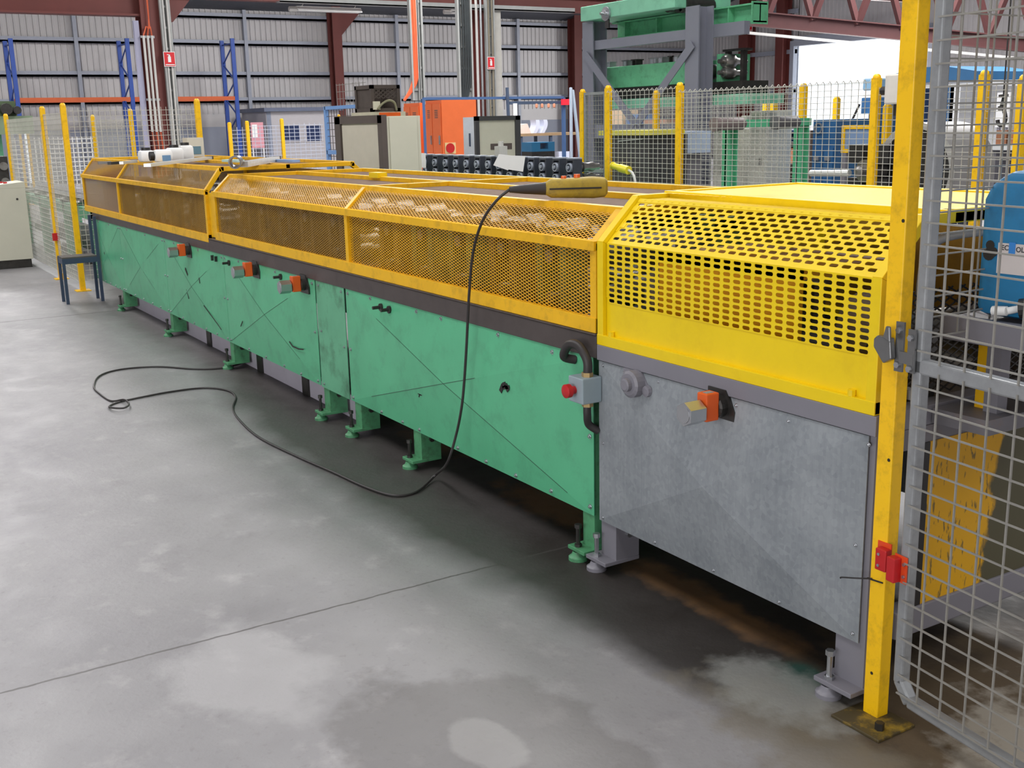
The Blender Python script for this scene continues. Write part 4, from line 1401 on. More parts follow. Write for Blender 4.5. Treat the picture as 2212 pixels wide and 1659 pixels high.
# distant row of posts by the bright doorway
for i, (px, py) in enumerate(((43, 290), (60, 288), (90, 285))):
    q = P(px, py, 'x', -24.0)
    post(q.x, q.y, max(q.z, 1.4), ('small distant yellow post, leftmost of three near the bright doorway', 'small distant yellow post in front of the bright doorway', 'small distant yellow post, right of the bright doorway')[i])
qa, qb = P(20, 290, 'x', -24.0), P(200, 276, 'x', -24.0)
panel((-24.0, qa.y), (-24.0, qb.y), 0.1, 1.45, 'pale distant mesh fence left of the portal column', pu=0.1, pv=0.1, w=0.02, m=WHITE)

# ------------------------------------------------------------------ things on the far guard
JUG = mat('milky_white_jug', (244, 244, 242), 0.35, var=0.02)
def jug(x, y, w, d, h, label, lying=False):
    z = 1.3065
    T = thing('plastic_jug', label, 'jug', (x, y, z), 'white jugs on the far guard')
    b = MB()
    if not lying:
        b.box(x - w / 2, y - d / 2, z, x + w / 2, y + d / 2, z + h)
        b.build('body', JUG, T, bevel=0.022, smooth=True)
        c = MB()
        c.cyl((x, y, z + h - 0.005), (x, y, z + h + 0.022), min(w, d) * 0.30, 14)
        c.build('cap', BLACK, T, smooth=True)
    else:
        b.box(x - d / 2, y - w / 2, z, x + d / 2, y + w / 2, z + h)
        b.build('body', JUG, T, bevel=0.028, smooth=True)
        c = MB()
        c.cyl((x, y - w / 2 + 0.003, z + h * 0.5), (x, y - w / 2 - 0.03, z + h * 0.5), 0.035, 12)
        c.build('cap', BLACK, T, smooth=True)
        l = MB()
        l.box(x + d / 2 + 0.0005, y - w * 0.12, z + h * 0.1, x + d / 2 + 0.002, y + w * 0.34, z + h * 0.55)
        l.build('paper_label', mat('blue_paper_label', (110, 150, 190), 0.6), T)
    return T
jx = -6.15
def jy(px, x=jx):
    return P(px, 345, 'x', x).y
jug(jx, jy(317), 0.12, 0.115, P(317, 325, 'x', jx).z - 1.306, 'white jug with a black cap, leftmost on the far guard')
jug(-5.92, jy(352, -5.92), 0.14, 0.10, 0.098, 'white jug lying on its side with a blue label, on the far guard', True)
jug(-6.05, jy(378, -6.05), 0.12, 0.12, P(378, 319, 'x', -6.05).z - 1.306, 'white jug with a black cap, just right of the lying jug')
jug(-6.15, jy(402), 0.12, 0.11, P(402, 314, 'x', jx).z - 1.306, 'white jug with a black cap, rightmost of the standing jugs')
# aluminium straight edge across the guard
al = MB()
a0, a1 = P(318, 357, 'z', 1.3175), P(452, 341, 'z', 1.3175)
al.bar(a0, a1, 0.05, 0.022)
ALU = mat('brushed_aluminium', (206, 210, 208), 0.35, metal=0.5, var=0.05)
se = al.build('straight_edge', ALU)
tag(se, 'long pale aluminium straight edge lying in front of the white jugs', 'bar')
MB().bar(a1 - (a1 - a0).normalized() * 0.005, a1 + (a1 - a0).normalized() * 0.04, 0.05, 0.026).build('end_cap', BLACK, se)
# carton behind the last jug
q = P(425, 300, 'x', -7.3)
ct = MB()
ct.box(-7.45, q.y - 0.09, 1.3065, -7.3, q.y + 0.06, 1.3065 + 0.17)
CARD = mat('pale_carton', (206, 204, 190), 0.7, var=0.05)
cto = ct.build('carton', CARD)
tag(cto, 'pale carton with a blue mark behind the rightmost white jug', 'carton')
MB().box(-7.2985, q.y - 0.06, 1.33, -7.297, q.y + 0.03, 1.40).build('blue_mark', mat('blue_green_print', (96, 130, 146), 0.6), cto)
# tools lying left of the jugs
for (x0, y0, x1, y1, r, m, nm, lab) in ((212, 352, 240, 351, 0.010, STEEL, 'steel_bar', 'short steel bar at the far left of the guard top'),
                                 (236, 353, 262, 351, 0.010, DARK_STEEL, 'file', 'dark file between the steel bars on the far guard top'),
                                 (262, 352, 293, 348.5, 0.013, ALU, 'steel_bar', 'bright steel bar just left of the white jugs')):
    pa_, pb_ = P(x0, y0, 'z', 1.316), P(x1, y1, 'z', 1.316)
    tag(MB().bar(pa_, pb_, 0.03, 0.02).build(nm, m), lab, 'tool')
# steel tube and open box section near the guards' joint
tq = P(507, 351, 'z', 1.345)
tu = MB()
d_ = Vector((-0.9, 0.35, 0)).normalized()
o_, i_ = 0.040, 0.031
A = tu.ring(tq, d_, o_, 20); B = tu.ring(tq + d_ * 0.28, d_, o_, 20); Ci = tu.ring(tq, d_, i_, 20); Di = tu.ring(tq + d_ * 0.28, d_, i_, 20)
for i in range(20):
    j = (i + 1) % 20
    tu.bm.faces.new([A[i], A[j], B[j], B[i]]); tu.bm.faces.new([Ci[i], Di[i], Di[j], Ci[j]])
    tu.bm.faces.new([A[i], Ci[i], Ci[j], A[j]]); tu.bm.faces.new([B[i], B[j], Di[j], Di[i]])
tag(tu.build('steel_tube', ROLL_STEEL, smooth=True), 'short steel tube with its open end facing us, on the far guard', 'tube')
bx0, bx1 = P(527, 355, 'z', 1.324), P(598, 343, 'z', 1.324)
SIL = mat('silver_painted_steel', (214, 214, 212), 0.35, metal=0.4, var=0.12, scale=20)
bo = MB().bar(bx0, bx1, 0.05, 0.036).build('spirit_level', SIL)
tag(bo, 'silver spirit level lying across the far guard beside the steel tube', 'level')
MB().bar(bx1 - (bx1 - bx0).normalized() * 0.01, bx1 + (bx1 - bx0).normalized() * 0.035, 0.054, 0.04).build('end_cap', BLACK, bo)
for (pxa, pxb, nm, lab, m_) in ((487, 520, 'straight_edge', 'pale green-white strip behind the steel tube', mat('pale_aqua', (190, 222, 214), 0.5)), (600, 640, 'straight_edge', 'pale blue strip behind the spirit level', mat('pale_blue', (150, 180, 226), 0.5))):
    qa_, qb_ = P(pxa, 346.5, 'z', 1.316), P(pxb, 347.5, 'z', 1.316)
    tag(MB().bar((qa_.x, qa_.y, 1.315), (qb_.x, qb_.y, 1.315), 0.06, 0.018).build(nm, m_), lab, 'bar')

# ------------------------------------------------------------------ run-out side beyond the far end, left
RT = thing('runout_table', 'dark green run-out table behind the left mesh fence, loaded with pale profiles', 'table', (-11.5, 0.7, 0))
for x in (-9.6, -11.2, -12.8, -14.4):
    for y in (0.35, 1.05):
        MB().box(x - 0.05, y - 0.05, 0, x + 0.05, y + 0.05, 0.74).build('leg', GREEN_OLD, RT)
for y in (0.35, 1.05):
    MB().box(-14.6, y - 0.05, 0.62, -9.3, y + 0.05, 0.74).build('side_rail', GREEN_OLD, RT)
for x in (-9.5, -10.4, -11.3, -12.2, -13.1, -14.0):
    MB().cyl((x, 0.3, 0.775), (x, 1.1, 0.775), 0.035, 10).build('roller', ROLL_STEEL, RT)
MB().box(-14.2, 0.42, 0.22, -9.8, 0.98, 0.30).build('lower_tray', DARK_STEEL, RT)
PROF = mat('pale_profile', (206, 206, 214), 0.4, metal=0.2, var=0.06)
for i, (y, x0, x1, z) in enumerate(((0.42, -13.5, -9.2, 0.83), (0.55, -14.2, -9.6, 0.83), (0.70, -13.0, -9.4, 0.83), (0.50, -13.8, -10.4, 0.875), (0.86, -14.0, -9.3, 0.83))):
    m = MB()
    m.box(x0, y - 0.05, z - 0.018, x1, y + 0.05, z - 0.012)
    m.box(x0, y - 0.05, z - 0.012, x1, y - 0.044, z + 0.02); m.box(x0, y + 0.044, z - 0.012, x1, y + 0.05, z + 0.02)
    tag(m.build('steel_profile', PROF), 'pale roll-formed profile lying on the run-out table, ' + ('nearest the fence', 'second from the fence', 'third from the fence', 'on top of the first two', 'farthest from the fence')[i], 'profile', 'profiles on the run-out table')
q = P(125, 517, 'x', xB_ + 0.03)
MB().box(xB_ + 0.026, fy - 0.05, 0.42, xB_ + 0.06, fy + 0.02, 0.50).build('red_switch', RED, bpy.data.objects['fence_post.001'])
# green machine at the far left edge
GM = thing('green_punch_press', 'green machine with a dark head half out of the picture, upper left edge', 'machine', (-19.0, -1.0, 0))
gx = -19.0
a, c = P(-60, 292, 'x', gx), P(70, 250, 'x', gx)
MB().box(gx - 1.0, a.y, 0, gx - 0.4, c.y - 0.5, a.z).build('pedestal', GREEN_OLD, GM)
MB().box(gx - 1.0, a.y, a.z, gx, c.y, c.z).build('body', mat('dull_green_machine', (122, 140, 112), 0.5, var=0.08), GM)
a2, c2 = P(-40, 250, 'x', gx), P(34, 218, 'x', gx)
MB().box(gx - 0.8, a2.y, c.z, gx - 0.1, c2.y, c2.z).build('head', mat('dark_green_head', (78, 96, 66), 0.5, var=0.12), GM)
a3 = P(12, 236, 'x', gx)
m = MB()
m.cyl((gx - 0.1, a3.y, a3.z), (gx + 0.15, a3.y, a3.z), 0.10, 12)
m.cyl((gx - 0.1, a3.y + 0.18, a3.z - 0.02), (gx + 0.1, a3.y + 0.18, a3.z - 0.02), 0.07, 12)
m.build('spindle', DARK_STEEL, GM, smooth=True)
# dark roll heads behind the control desk
for i, px in enumerate((10,)):
    q = P(px, 400, 'x', -15.5)
    T = thing('roll_unit', 'dark roll head at the left edge behind the control desk', 'machine', (-15.5, q.y, 0))
    MB().box(-15.9, q.y - 0.07, 0, -15.4, q.y + 0.07, 1.22).build('housing', DARKB if 'DARKB' in globals() else DARK_STEEL, T)
    for z in (0.85, 1.08):
        r = MB()
        r.cyl((-15.4, q.y, z), (-15.33, q.y, z), 0.06, 14)
        r.build('roll', ROLL_STEEL, T, smooth=True)

# ------------------------------------------------------------------ along the back wall
RACK_BLUE = mat('rack_blue_paint', (52, 84, 168), 0.45, var=0.08)
RACK_ORANGE = mat('rack_orange_paint', (206, 98, 52), 0.5, var=0.06)
PR = thing('pallet_rack', 'tall empty pallet rack of blue frames and orange beams along the corrugated back wall', 'rack', (-33.5, 3.0, 0))
xr0, xr1 = -34.4, -33.3
ups = []
for px in (31, 281, 507):
    y = P(px, 160, 'x', xr1).y
    ups.append(y)
    h = P(px, 83, 'x', xr1).z
    u = MB()
    u.box(xr1 - 0.06, y - 0.06, 0, xr1 + 0.04, y + 0.06, h)
    u.box(xr0 - 0.04, y - 0.06, 0, xr0 + 0.06, y + 0.06, h)
    k, z = 0, 0.3
    while z < h - 0.5:
        a, c = (xr0, xr1) if k % 2 == 0 else (xr1, xr0)
        u.bar((a, y, z), (c, y, z + 0.55), 0.03, 0.04)
        z += 0.55; k += 1
    u.bar((xr0, y, h - 0.15), (xr1, y, h - 0.15), 0.03, 0.04)
    u.build('rack_frame', RACK_BLUE, PR)
for ya, yb in zip(ups, ups[1:]):
    zb = P(400, 213, 'x', xr1).z
    for x in (xr1, xr0):
        MB().box(x - 0.02, ya + 0.06, zb - 0.06, x + 0.03, yb - 0.06, zb + 0.06).build('rack_beam', RACK_ORANGE, PR)
# services on the two portal columns
PALE = mat('pale_pvc', (206, 204, 200), 0.45, var=0.04)
OCAB = mat('orange_cable', (206, 92, 54), 0.45, var=0.08)
xs_ = XC + 0.34
cbk = thing('conduit_bank', 'three pale conduits with orange cables running up the left red column', 'conduit', (xs_, Y1, 0))
for k, px in enumerate((314, 323, 332)):
    y = P(px, 120, 'x', xs_).y
    zt_, zb_ = P(px, 77, 'x', xs_).z, P(px, 285, 'x', xs_).z
    MB().cyl((xs_, y, zb_), (xs_, y, zt_), 0.028, 8).build('conduit', PALE, cbk)
    top = P(321, 38, 'x', xs_)
    c = MB()
    c.tube(spline([(xs_, y, zt_), (xs_, (y + top.y) / 2, (zt_ + top.z) / 2), (xs_, top.y, top.z), (xs_, top.y, 6.5)], 4), 0.016, 6)
    c.tube([(xs_, y, zb_), (xs_, y + 0.03, zb_ - 0.5), (xs_, y + 0.05, 0.4)], 0.016, 6)
    c.build('cable', OCAB, cbk)
for z in (3.55, 2.2):
    MB().box(xs_ - 0.04, P(312, 120, 'x', xs_).y - 0.04, z, xs_ - 0.02, P(334, 120, 'x', xs_).y + 0.04, z + 0.05).build('pipe_clip', STEEL, cbk)
yd = P(307, 200, 'x', XC + 0.2).y
dp = MB()
dp.box(XC + 0.14, yd - 0.055, 0, XC + 0.25, yd + 0.055, P(297, 45, 'x', XC + 0.2).z)
tag(dp.build('downpipe', mat('pale_violet_paint', (168, 168, 192), 0.5, var=0.04)), 'pale violet square downpipe on the left side of the left red column', 'pipe')
LADDER = mat('ladder_galvanised', (158, 160, 158), 0.45, metal=0.3, var=0.08)
def ladder(x, px, halfpx, top_z, zlo, label, cables=None, ccol=None):
    y0, y1 = P(px - halfpx, 120, 'x', x).y, P(px + halfpx, 120, 'x', x).y
    T = thing('cable_ladder', label, 'cable ladder', (x, (y0 + y1) / 2, zlo))
    mb = MB()
    mb.box(x - 0.05, y0 - 0.02, zlo, x + 0.05, y0 + 0.02, top_z)
    mb.box(x - 0.05, y1 - 0.02, zlo, x + 0.05, y1 + 0.02, top_z)
    mb.box(x - 0.05, y0, zlo, x - 0.04, y1, top_z)
    z = zlo + 0.2
    while z < top_z:
        mb.box(x - 0.04, y0, z, x - 0.01, y1, z + 0.05)
        z += 0.45
    mb.build('ladder', LADDER, T)
    if cables:
        for k in range(cables):
            yy = y0 + (y1 - y0) * (k + 0.7) / (cables + 0.4)
            c = MB()
            c.tube(spline([(x + 0.02, yy, top_z), (x + 0.03, yy + 0.02 * math.sin(k), (top_z + zlo) / 2), (x + 0.02, yy, zlo + 0.5), (x + 0.02, yy + (-0.25 if ccol is OCAB else 0.0) - 0.03 * k, zlo)], 5), 0.024, 6)
            c.build('cable', ccol, T)
    return T
ladder(XC + 0.36, 364, 9, 7.2, 0.4, 'grey cable ladder beside the left red column, carrying the red sign', 2, PALE)
BLKC = mat('dark_cable', (34, 40, 42), 0.5, var=0.2)
xl = -19.0
ladder(xl, 895, 7, 5.6, 2.05, 'cable ladder full of orange cables above the orange cupboards', 4, OCAB)
ladder(xl, 908, 4, 5.6, 2.05, 'narrow steel cable ladder just right of the orange cables')
ladder(xl, 1004, 14, 5.6, 2.05, 'cable ladder full of dark cables left of the second red column', 5, BLKC)
ladder(XC + 0.5, 1059, 8, 7.2, 0.4, 'pale cable ladder on the second red column, carrying a red sign', 2, mat('tan_cable', (150, 142, 124), 0.5))
for k, px in enumerate((1032, 1041)):
    y = P(px, 150, 'x', XC + 0.45).y
    tag(MB().cyl((XC + 0.45, y, 0), (XC + 0.45, y, 6.8), 0.035, 8).build('pipe', PALE if k == 0 else STEEL), ('pale pipe running up the second red column, left one', 'steel pipe running up the second red column, right one')[k], 'pipe')
y = P(1073, 150, 'x', XC + 0.2).y
tag(MB().box(XC + 0.1, y - 0.1, 0, XC + 0.3, y + 0.1, zb0 + 0.40).build('service_duct', mat('pale_duct', (196, 194, 186), 0.5)), 'tall pale square duct right of the second red column', 'duct')
# cable tray and lights under the beam
ty0, ty1 = P(600, 5, 'x', XC + 0.3).y, P(1235, 5, 'x', XC + 0.3).y
tz_ = P(700, 9, 'x', XC + 0.3).z
ctr = MB()
ctr.box(XC + 0.2, ty0, tz_, XC + 0.45, ty1, tz_ + 0.03)
ctr.box(XC + 0.43, ty0, tz_, XC + 0.45, ty1, tz_ + 0.12)
tag(ctr.build('cable_tray', LADDER), 'long pale cable tray along the red beam at the top', 'cable tray')
def strip_light(px0, px1, py, x, label):
    y0, y1 = P(px0, py, 'x', x).y, P(px1, py, 'x', x).y
    z = P((px0 + px1) / 2, py, 'x', x).z
    T = thing('strip_light', label, 'light', (x, (y0 + y1) / 2, z))
    b = MB()
    b.prism([(x - 0.14, z - 0.02), (x - 0.05, z + 0.09), (x + 0.05, z + 0.09), (x + 0.14, z - 0.02)], y0, y1, 'y')
    b.build('reflector', WHITE, T)
    for yy in (y0 + 0.15, y1 - 0.15):
        MB().cyl((x, yy, z + 0.09), (x, yy + 0.05, zb0 + 0.43), 0.012, 6).build('hanger', PALE, T)
    e = MB()
    e.cyl((x, y0 - 0.18, z + 0.02), (x, y0, z + 0.02), 0.06, 8)
    e.build('end_fitting', PALE, T)
strip_light(640, 778, 24, XC, 'long white strip light hanging under the red beam at the top')
strip_light(972, 990, 28, XC, 'short white strip light at the top, left of the second red column')
# red fire signs
SIGN_RED = mat('sign_red', (214, 36, 44), 0.4, var=0.03)
def fire_sign(px0, py0, px1, py1, ax, v, label):
    a, c = P(px0, py1, ax, v), P(px1, py0, ax, v)
    w, h = (c.y - a.y if ax == 'x' else c.x - a.x), c.z - a.z
    T = thing('fire_sign', label, 'sign', (a.x, a.y, a.z))
    def rect(u0, u1, z0, z1, d, m, nm, par):
        mb = MB()
        if ax == 'x':
            mb.box(v, a.y + w * u0, a.z + h * z0, v + d, a.y + w * u1, a.z + h * z1)
        else:
            mb.box(a.x + w * u0, v - d, a.z + h * z0, a.x + w * u1, v, a.z + h * z1)
        return mb.build(nm, m, par)
    rect(0, 1, 0, 1, 0.01, WHITE, 'border', T)
    rect(0.05, 0.95, 0.04, 0.96, 0.014, SIGN_RED, 'plate', T)
    s = MB()
    for (u0, u1, q0, q1) in ((0.36, 0.62, 0.30, 0.68), (0.42, 0.56, 0.68, 0.80), (0.30, 0.50, 0.78, 0.83), (0.12, 0.9, 0.10, 0.16)):
        if ax == 'x':
            s.box(v, a.y + w * u0, a.z + h * q0, v + 0.018, a.y + w * u1, a.z + h * q1)
        else:
            s.box(a.x + w * u0, v - 0.018, a.z + h * q0, a.x + w * u1, v, a.z + h * q1)
    s.build('pictogram', WHITE, T)
fire_sign(355, 112, 377, 144, 'x', XC + 0.44, 'red fire extinguisher sign on the left red column')
fire_sign(1053, 123, 1068, 150, 'x', XC + 0.6, 'red fire extinguisher sign on the second red column, centre')
fire_sign(1612, 46, 1626, 69, 'y', YS - 0.58, 'small red fire sign high on the column behind the grey gantry')

# ------------------------------------------------------------------ site office and mid-distance fence
OFF = mat('office_cladding', (190, 186, 190), 0.6, var=0.03)
xo = -33.0
oy0, oy1 = P(578, 300, 'x', xo).y, P(735, 300, 'x', xo).y
oz = P(650, 240, 'x', xo).z
OB = thing('site_office', 'pale grey site office with two dark windows against the back wall', 'office', (xo - 1, (oy0 + oy1) / 2, 0))
MB().box(xo - 2.4, oy0, 0, xo, oy1, oz).build('walls', OFF, OB)
MB().box(xo - 2.5, oy0 - 0.1, oz, xo + 0.15, oy1 + 0.1, oz + 0.12).build('roof', mat('dark_blue_roof', (104, 112, 134), 0.5), OB)
WINB = mat('dark_window_blue', (50, 62, 98), 0.25, var=0.05)
for a, c in ((613, 645), (663, 692)):
    p0, p1 = P(a, 305, 'x', xo + 0.01), P(c, 271, 'x', xo + 0.01)
    w = MB().box(xo - 0.01, p0.y, p0.z, xo + 0.02, p1.y, p1.z).build('window', WINB, OB)
    fbm2 = MB()
    fbm2.box(xo, p0.y - 0.05, p0.z - 0.05, xo + 0.03, p0.y, p1.z + 0.05); fbm2.box(xo, p1.y, p0.z - 0.05, xo + 0.03, p1.y + 0.05, p1.z + 0.05)
    fbm2.box(xo, p0.y, p1.z, xo + 0.03, p1.y, p1.z + 0.05); fbm2.box(xo, p0.y, p0.z - 0.05, xo + 0.03, p1.y, p0.z)
    fbm2.build('window_frame', OFF, w)
yy0 = P(577, 300, 'x', xo).y
MB().box(xo - 0.02, oy0 + 0.02, 0.0, xo + 0.02, oy0 + 0.16, oz).build('corner_trim', mat('blue_grey_trim', (134, 142, 160), 0.5), OB)
xf = -27.0
names3 = ('slim yellow post left of the pink notice board', 'slim yellow post right beside the pink notice board', 'slim yellow post in front of the office windows')
ps3 = []
for (px, py), nm in zip(((495, 265), (533, 262), (608, 257)), names3):
    q = P(px, py, 'x', xf)
    post(q.x, q.y, q.z, nm, w=0.085)
    ps3.append(q)
for qa_, qb_, nm in ((ps3[0], ps3[1], 'pale mesh fence between the two slim posts by the notice board'), (ps3[1], ps3[2], 'pale mesh fence in front of the office door'), (ps3[2], P(700, 257, 'x', xf), 'pale mesh fence in front of the office windows')):
    panel((xf, qa_.y + 0.05), (xf, qb_.y - 0.05), 0.1, qa_.z - 0.12, nm, pu=0.15, pv=0.1, w=0.012, m=mat('pale_wire', (200, 206, 222), 0.5))
nb = thing('notice_board', 'pink notice board with a white sheet on a thin white stand', 'notice board', (-29.5, P(558, 300, 'x', -29.5).y, 0))
a, c = P(545, 320, 'x', -29.5), P(568, 264, 'x', -29.5)
MB().box(-29.54, a.y, a.z, -29.5, c.y, c.z).build('board', mat('faded_pink_board', (214, 150, 160), 0.6), nb)
a2, c2 = P(546, 297, 'x', -29.49), P(555, 269, 'x', -29.49)
MB().box(-29.5, a2.y, a2.z, -29.49, c2.y, c2.z).build('white_sheet', WHITE, nb)
for yq in (a.y + 0.03, c.y - 0.03):
    MB().cyl((-29.52, yq, 0), (-29.52, yq, a.z), 0.02, 6).build('leg', WHITE, nb)
# blue framed mesh screen
LB = mat('light_blue_paint', (120, 160, 214), 0.45, var=0.05)
sc0 = P(704, 230, 'y', 4.7)
sc1 = P(790, 221, 'y', 4.7)
BS = thing('mesh_screen', 'light blue framed mesh screen behind the beige cabinet', 'screen', (sc0.x, 4.7, 0))
b = MB()
b.box(sc0.x - 0.03, 4.67, 0, sc0.x + 0.03, 4.73, sc0.z)
b.box(sc1.x - 0.03, 4.67, 0, sc1.x + 0.03, 4.73, sc0.z)
b.box(sc0.x, 4.67, sc0.z - 0.05, sc1.x, 4.73, sc0.z)
zq = P(725, 329, 'y', 4.7).z
b.box(sc0.x, 4.67, zq - 0.03, sc1.x, 4.73, zq + 0.03)
b.build('frame', LB, BS)
MB().grid((sc0.x, 4.70, 0.1), (1, 0, 0), (0, 0, 1), sc1.x - sc0.x, sc0.z - 0.1, 0.1, 0.1, 0.008).build('mesh', BROWN, BS)
MB().grid((sc0.x + 0.4, 4.72, sc0.z), (1, 0, 0), (0, 0, 1), sc1.x - sc0.x - 0.4, 0.32, 0.12, 0.1, 0.006).build('mesh_extension', WIRE, BS)

# ------------------------------------------------------------------ cabinets in the centre
def box_by_corner(px, ptop, d_y, x_left_px, y_right_px, zref=None):
    """Corner nearest the camera on plane y = d_y at photo column px; returns x0, x1, y0, y1, z."""
    c = P(px, ptop, 'y', d_y)
    x0 = P(x_left_px, ptop, 'y', d_y).x
    y1 = P(y_right_px, ptop, 'x', c.x).y
    return x0, c.x, d_y, y1, c.z
x0, x1, y0, y1, z1 = box_by_corner(823, 249, 2.94, 722, 908)
CB = thing('framed_cabinet', 'tall beige cabinet with a dark brown frame beyond the mesh guard, crate above it', 'cabinet', ((x0 + x1) / 2, (y0 + y1) / 2, 0))
BEIGE_D = mat('beige_front_panel', (206, 200, 184), 0.55, var=0.04)
MB().box(x0 + 0.02, y0 + 0.03, 0.05, x1 - 0.012, y1, z1 - 0.01).build('body', BEIGE, CB)
f = MB()
f.box(x0, y0, 0, x0 + 0.14, y0 + 0.06, z1); f.box(x1 - 0.10, y0, 0, x1 + 0.004, y0 + 0.06, z1)
f.box(x0, y0, z1 - 0.08, x1, y0 + 0.06, z1 + 0.004); f.box(x0, y0, 0, x1, y0 + 0.06, 0.1)
f.build('front_frame', BROWN, CB)
MB().box(x0 + 0.17, y0 + 0.012, 0.12, x1 - 0.11, y0 + 0.03, z1 - 0.095).build('front_panel', BEIGE_D, CB)
MB().box(x1 - 0.011, y0 + 0.09, 0.05, x1 + 0.002, y1 - 0.045, z1 - 0.02).build('side_panel', BEIGE, CB)
MB().sphere((x0 + 0.06, y0 + 0.03, z1 + 0.012), 0.018).build('beacon', YEL, CB)
# enclosure and slatted crate behind it
ex0, ex1, ey0, ey1, ez1 = box_by_corner(803, 242, 4.4, 768, 866)
EN = thing('machine_enclosure', 'pale enclosure behind the beige cabinet, the dark crate standing on it', 'enclosure', ((ex0 + ex1) / 2, (ey0 + ey1) / 2, 0))
MB().box(ex0 - 0.1, ey0 - 0.02, 0, ex1 + 0.02, ey1 + 0.06, ez1).build('body', mat('cream_enclosure', (196, 190, 166), 0.5), EN)
lb_ = MB()
lb_.box(ex1 + 0.02, ey0 + 0.1, ez1 - 0.06, ex1 + 0.03, ey1 - 0.02, ez1 - 0.01)
lb_.build('orange_label', ORANGE, EN)
cz1 = P(803, 183, 'y', 4.4).z
CR = thing('steel_crate', 'dark rusty open-sided steel crate on top of the pale enclosure', 'crate', ((ex0 + ex1) / 2, (ey0 + ey1) / 2, ez1))
CRM = mat('dark_rust_crate', (74, 64, 58), 0.7, var=0.2)
k = MB()
w_ = 0.05
for x in (ex0, ex1 - w_):
    for y in (ey0, ey1 - w_):
        k.box(x, y, ez1, x + w_, y + w_, cz1)
for z in (ez1, cz1 - w_):
    k.box(ex0, ey0, z, ex1, ey0 + w_, z + w_); k.box(ex0, ey1 - w_, z, ex1, ey1, z + w_)
    k.box(ex0, ey0, z, ex0 + w_, ey1, z + w_); k.box(ex1 - w_, ey0, z, ex1, ey1, z + w_)
k.build('frame', CRM, CR)
kp_ = MB()
kp_.box(ex0 + 0.01, ey0 + 0.02, ez1 + 0.02, ex1 - 0.01, ey0 + 0.03, cz1 - 0.02)
kp_.box(ex0 + 0.01, ey1 - 0.03, ez1 + 0.02, ex1 - 0.01, ey1 - 0.02, cz1 - 0.02)
kp_.box(ex0 + 0.02, ey0 + 0.03, ez1 + 0.02, ex0 + 0.03, ey1 - 0.03, cz1 - 0.02)
kp_.build('side_plate', CRM, CR)
MB().lattice((ex1 - 0.015, ey0 + 0.05, ez1 + (cz1 - ez1) * 0.5), (0, 1, 0), (0, 0, 1), ey1 - ey0 - 0.1, (cz1 - ez1) * 0.45, 0.07, 0.05, 0.014, 0.006).build('mesh', CRM, CR)
hx = ex1 + 0.01
MB().box(ex1 - 0.02, P(806, 230, 'x', hx).y, ez1 + 0.03, ex1 + 0.03, P(820, 230, 'x', hx).y, P(812, 219, 'x', hx).z).build('switch_box', mat('cream_switch_box', (212, 206, 184), 0.5), CR)
ah = MB()
ah.tube(spline([P(816, 236, 'x', ex1 + 0.05), P(826, 224, 'x', ex1 + 0.05), P(840, 217, 'x', ex1 + 0.05), P(852, 222, 'x', ex1 + 0.05), P(857, 238, 'x', ex1 + 0.05)], 6), 0.016, 8)
ah.build('hose', mat('drab_hose', (130, 126, 98), 0.5), CR)
# orange cupboards
OC = mat('orange_cupboard_paint', (232, 112, 60), 0.45, var=0.04)
def cupboard(px, ptop, yv, xl_, yr, label):
    x0, x1, y0, y1, z1 = box_by_corner(px, ptop, yv, xl_, yr)
    T = thing('orange_cupboard', label, 'cupboard', ((x0 + x1) / 2, (y0 + y1) / 2, 0))
    MB().box(x0, y0, 0, x1, y1, z1).build('body', OC, T)
    xm = x0 + (x1 - x0) * 0.45
    for a_, c_ in ((x0 + 0.02, xm - 0.01), (xm + 0.01, x1 - 0.02)):
        d = MB().box(a_, y0 - 0.02, 0.08, c_, y0, z1 - 0.06).build('door', OC, T)
        MB().box(c_ - 0.05, y0 - 0.04, 1.2, c_ - 0.02, y0 - 0.02, 1.35).build('handle', STEEL, d)
        v = MB()
        for j in range(5):
            v.box(a_ + (c_ - a_) * 0.3, y0 - 0.022, z1 - 0.30 + j * 0.03, a_ + (c_ - a_) * 0.7, y0 - 0.0195, z1 - 0.285 + j * 0.03)
        v.build('vent_slots', BROWN, d)
    return T, (x0, x1, y0, y1, z1)
oc1, ob1 = cupboard(953, 216, 7.2, 919, 1028, 'large orange steel cupboard left of the second red column')
oc2, ob2 = cupboard(906, 222, 7.2, 872, 912, 'narrower orange cupboard behind the dark crate, left of the blue posts')
pz0, pz1 = P(972, 336, 'x', ob1[1] + 0.01), P(988, 310, 'x', ob1[1] + 0.01)
dsq = MB().box(ob1[1], P(961, 320, 'x', ob1[1]).y, P(972, 332, 'x', ob1[1]).z, ob1[1] + 0.01, P(984, 320, 'x', ob1[1]).y, P(972, 308, 'x', ob1[1]).z).build('sign_plate', mat('cream_plate', (226, 196, 140), 0.5), oc1)
dc = P(972.5, 320, 'x', ob1[1] + 0.01)
MB().cyl(dc, dc + Vector((0.012, 0, 0)), 0.085, 18).build('red_disc', RED, dsq)
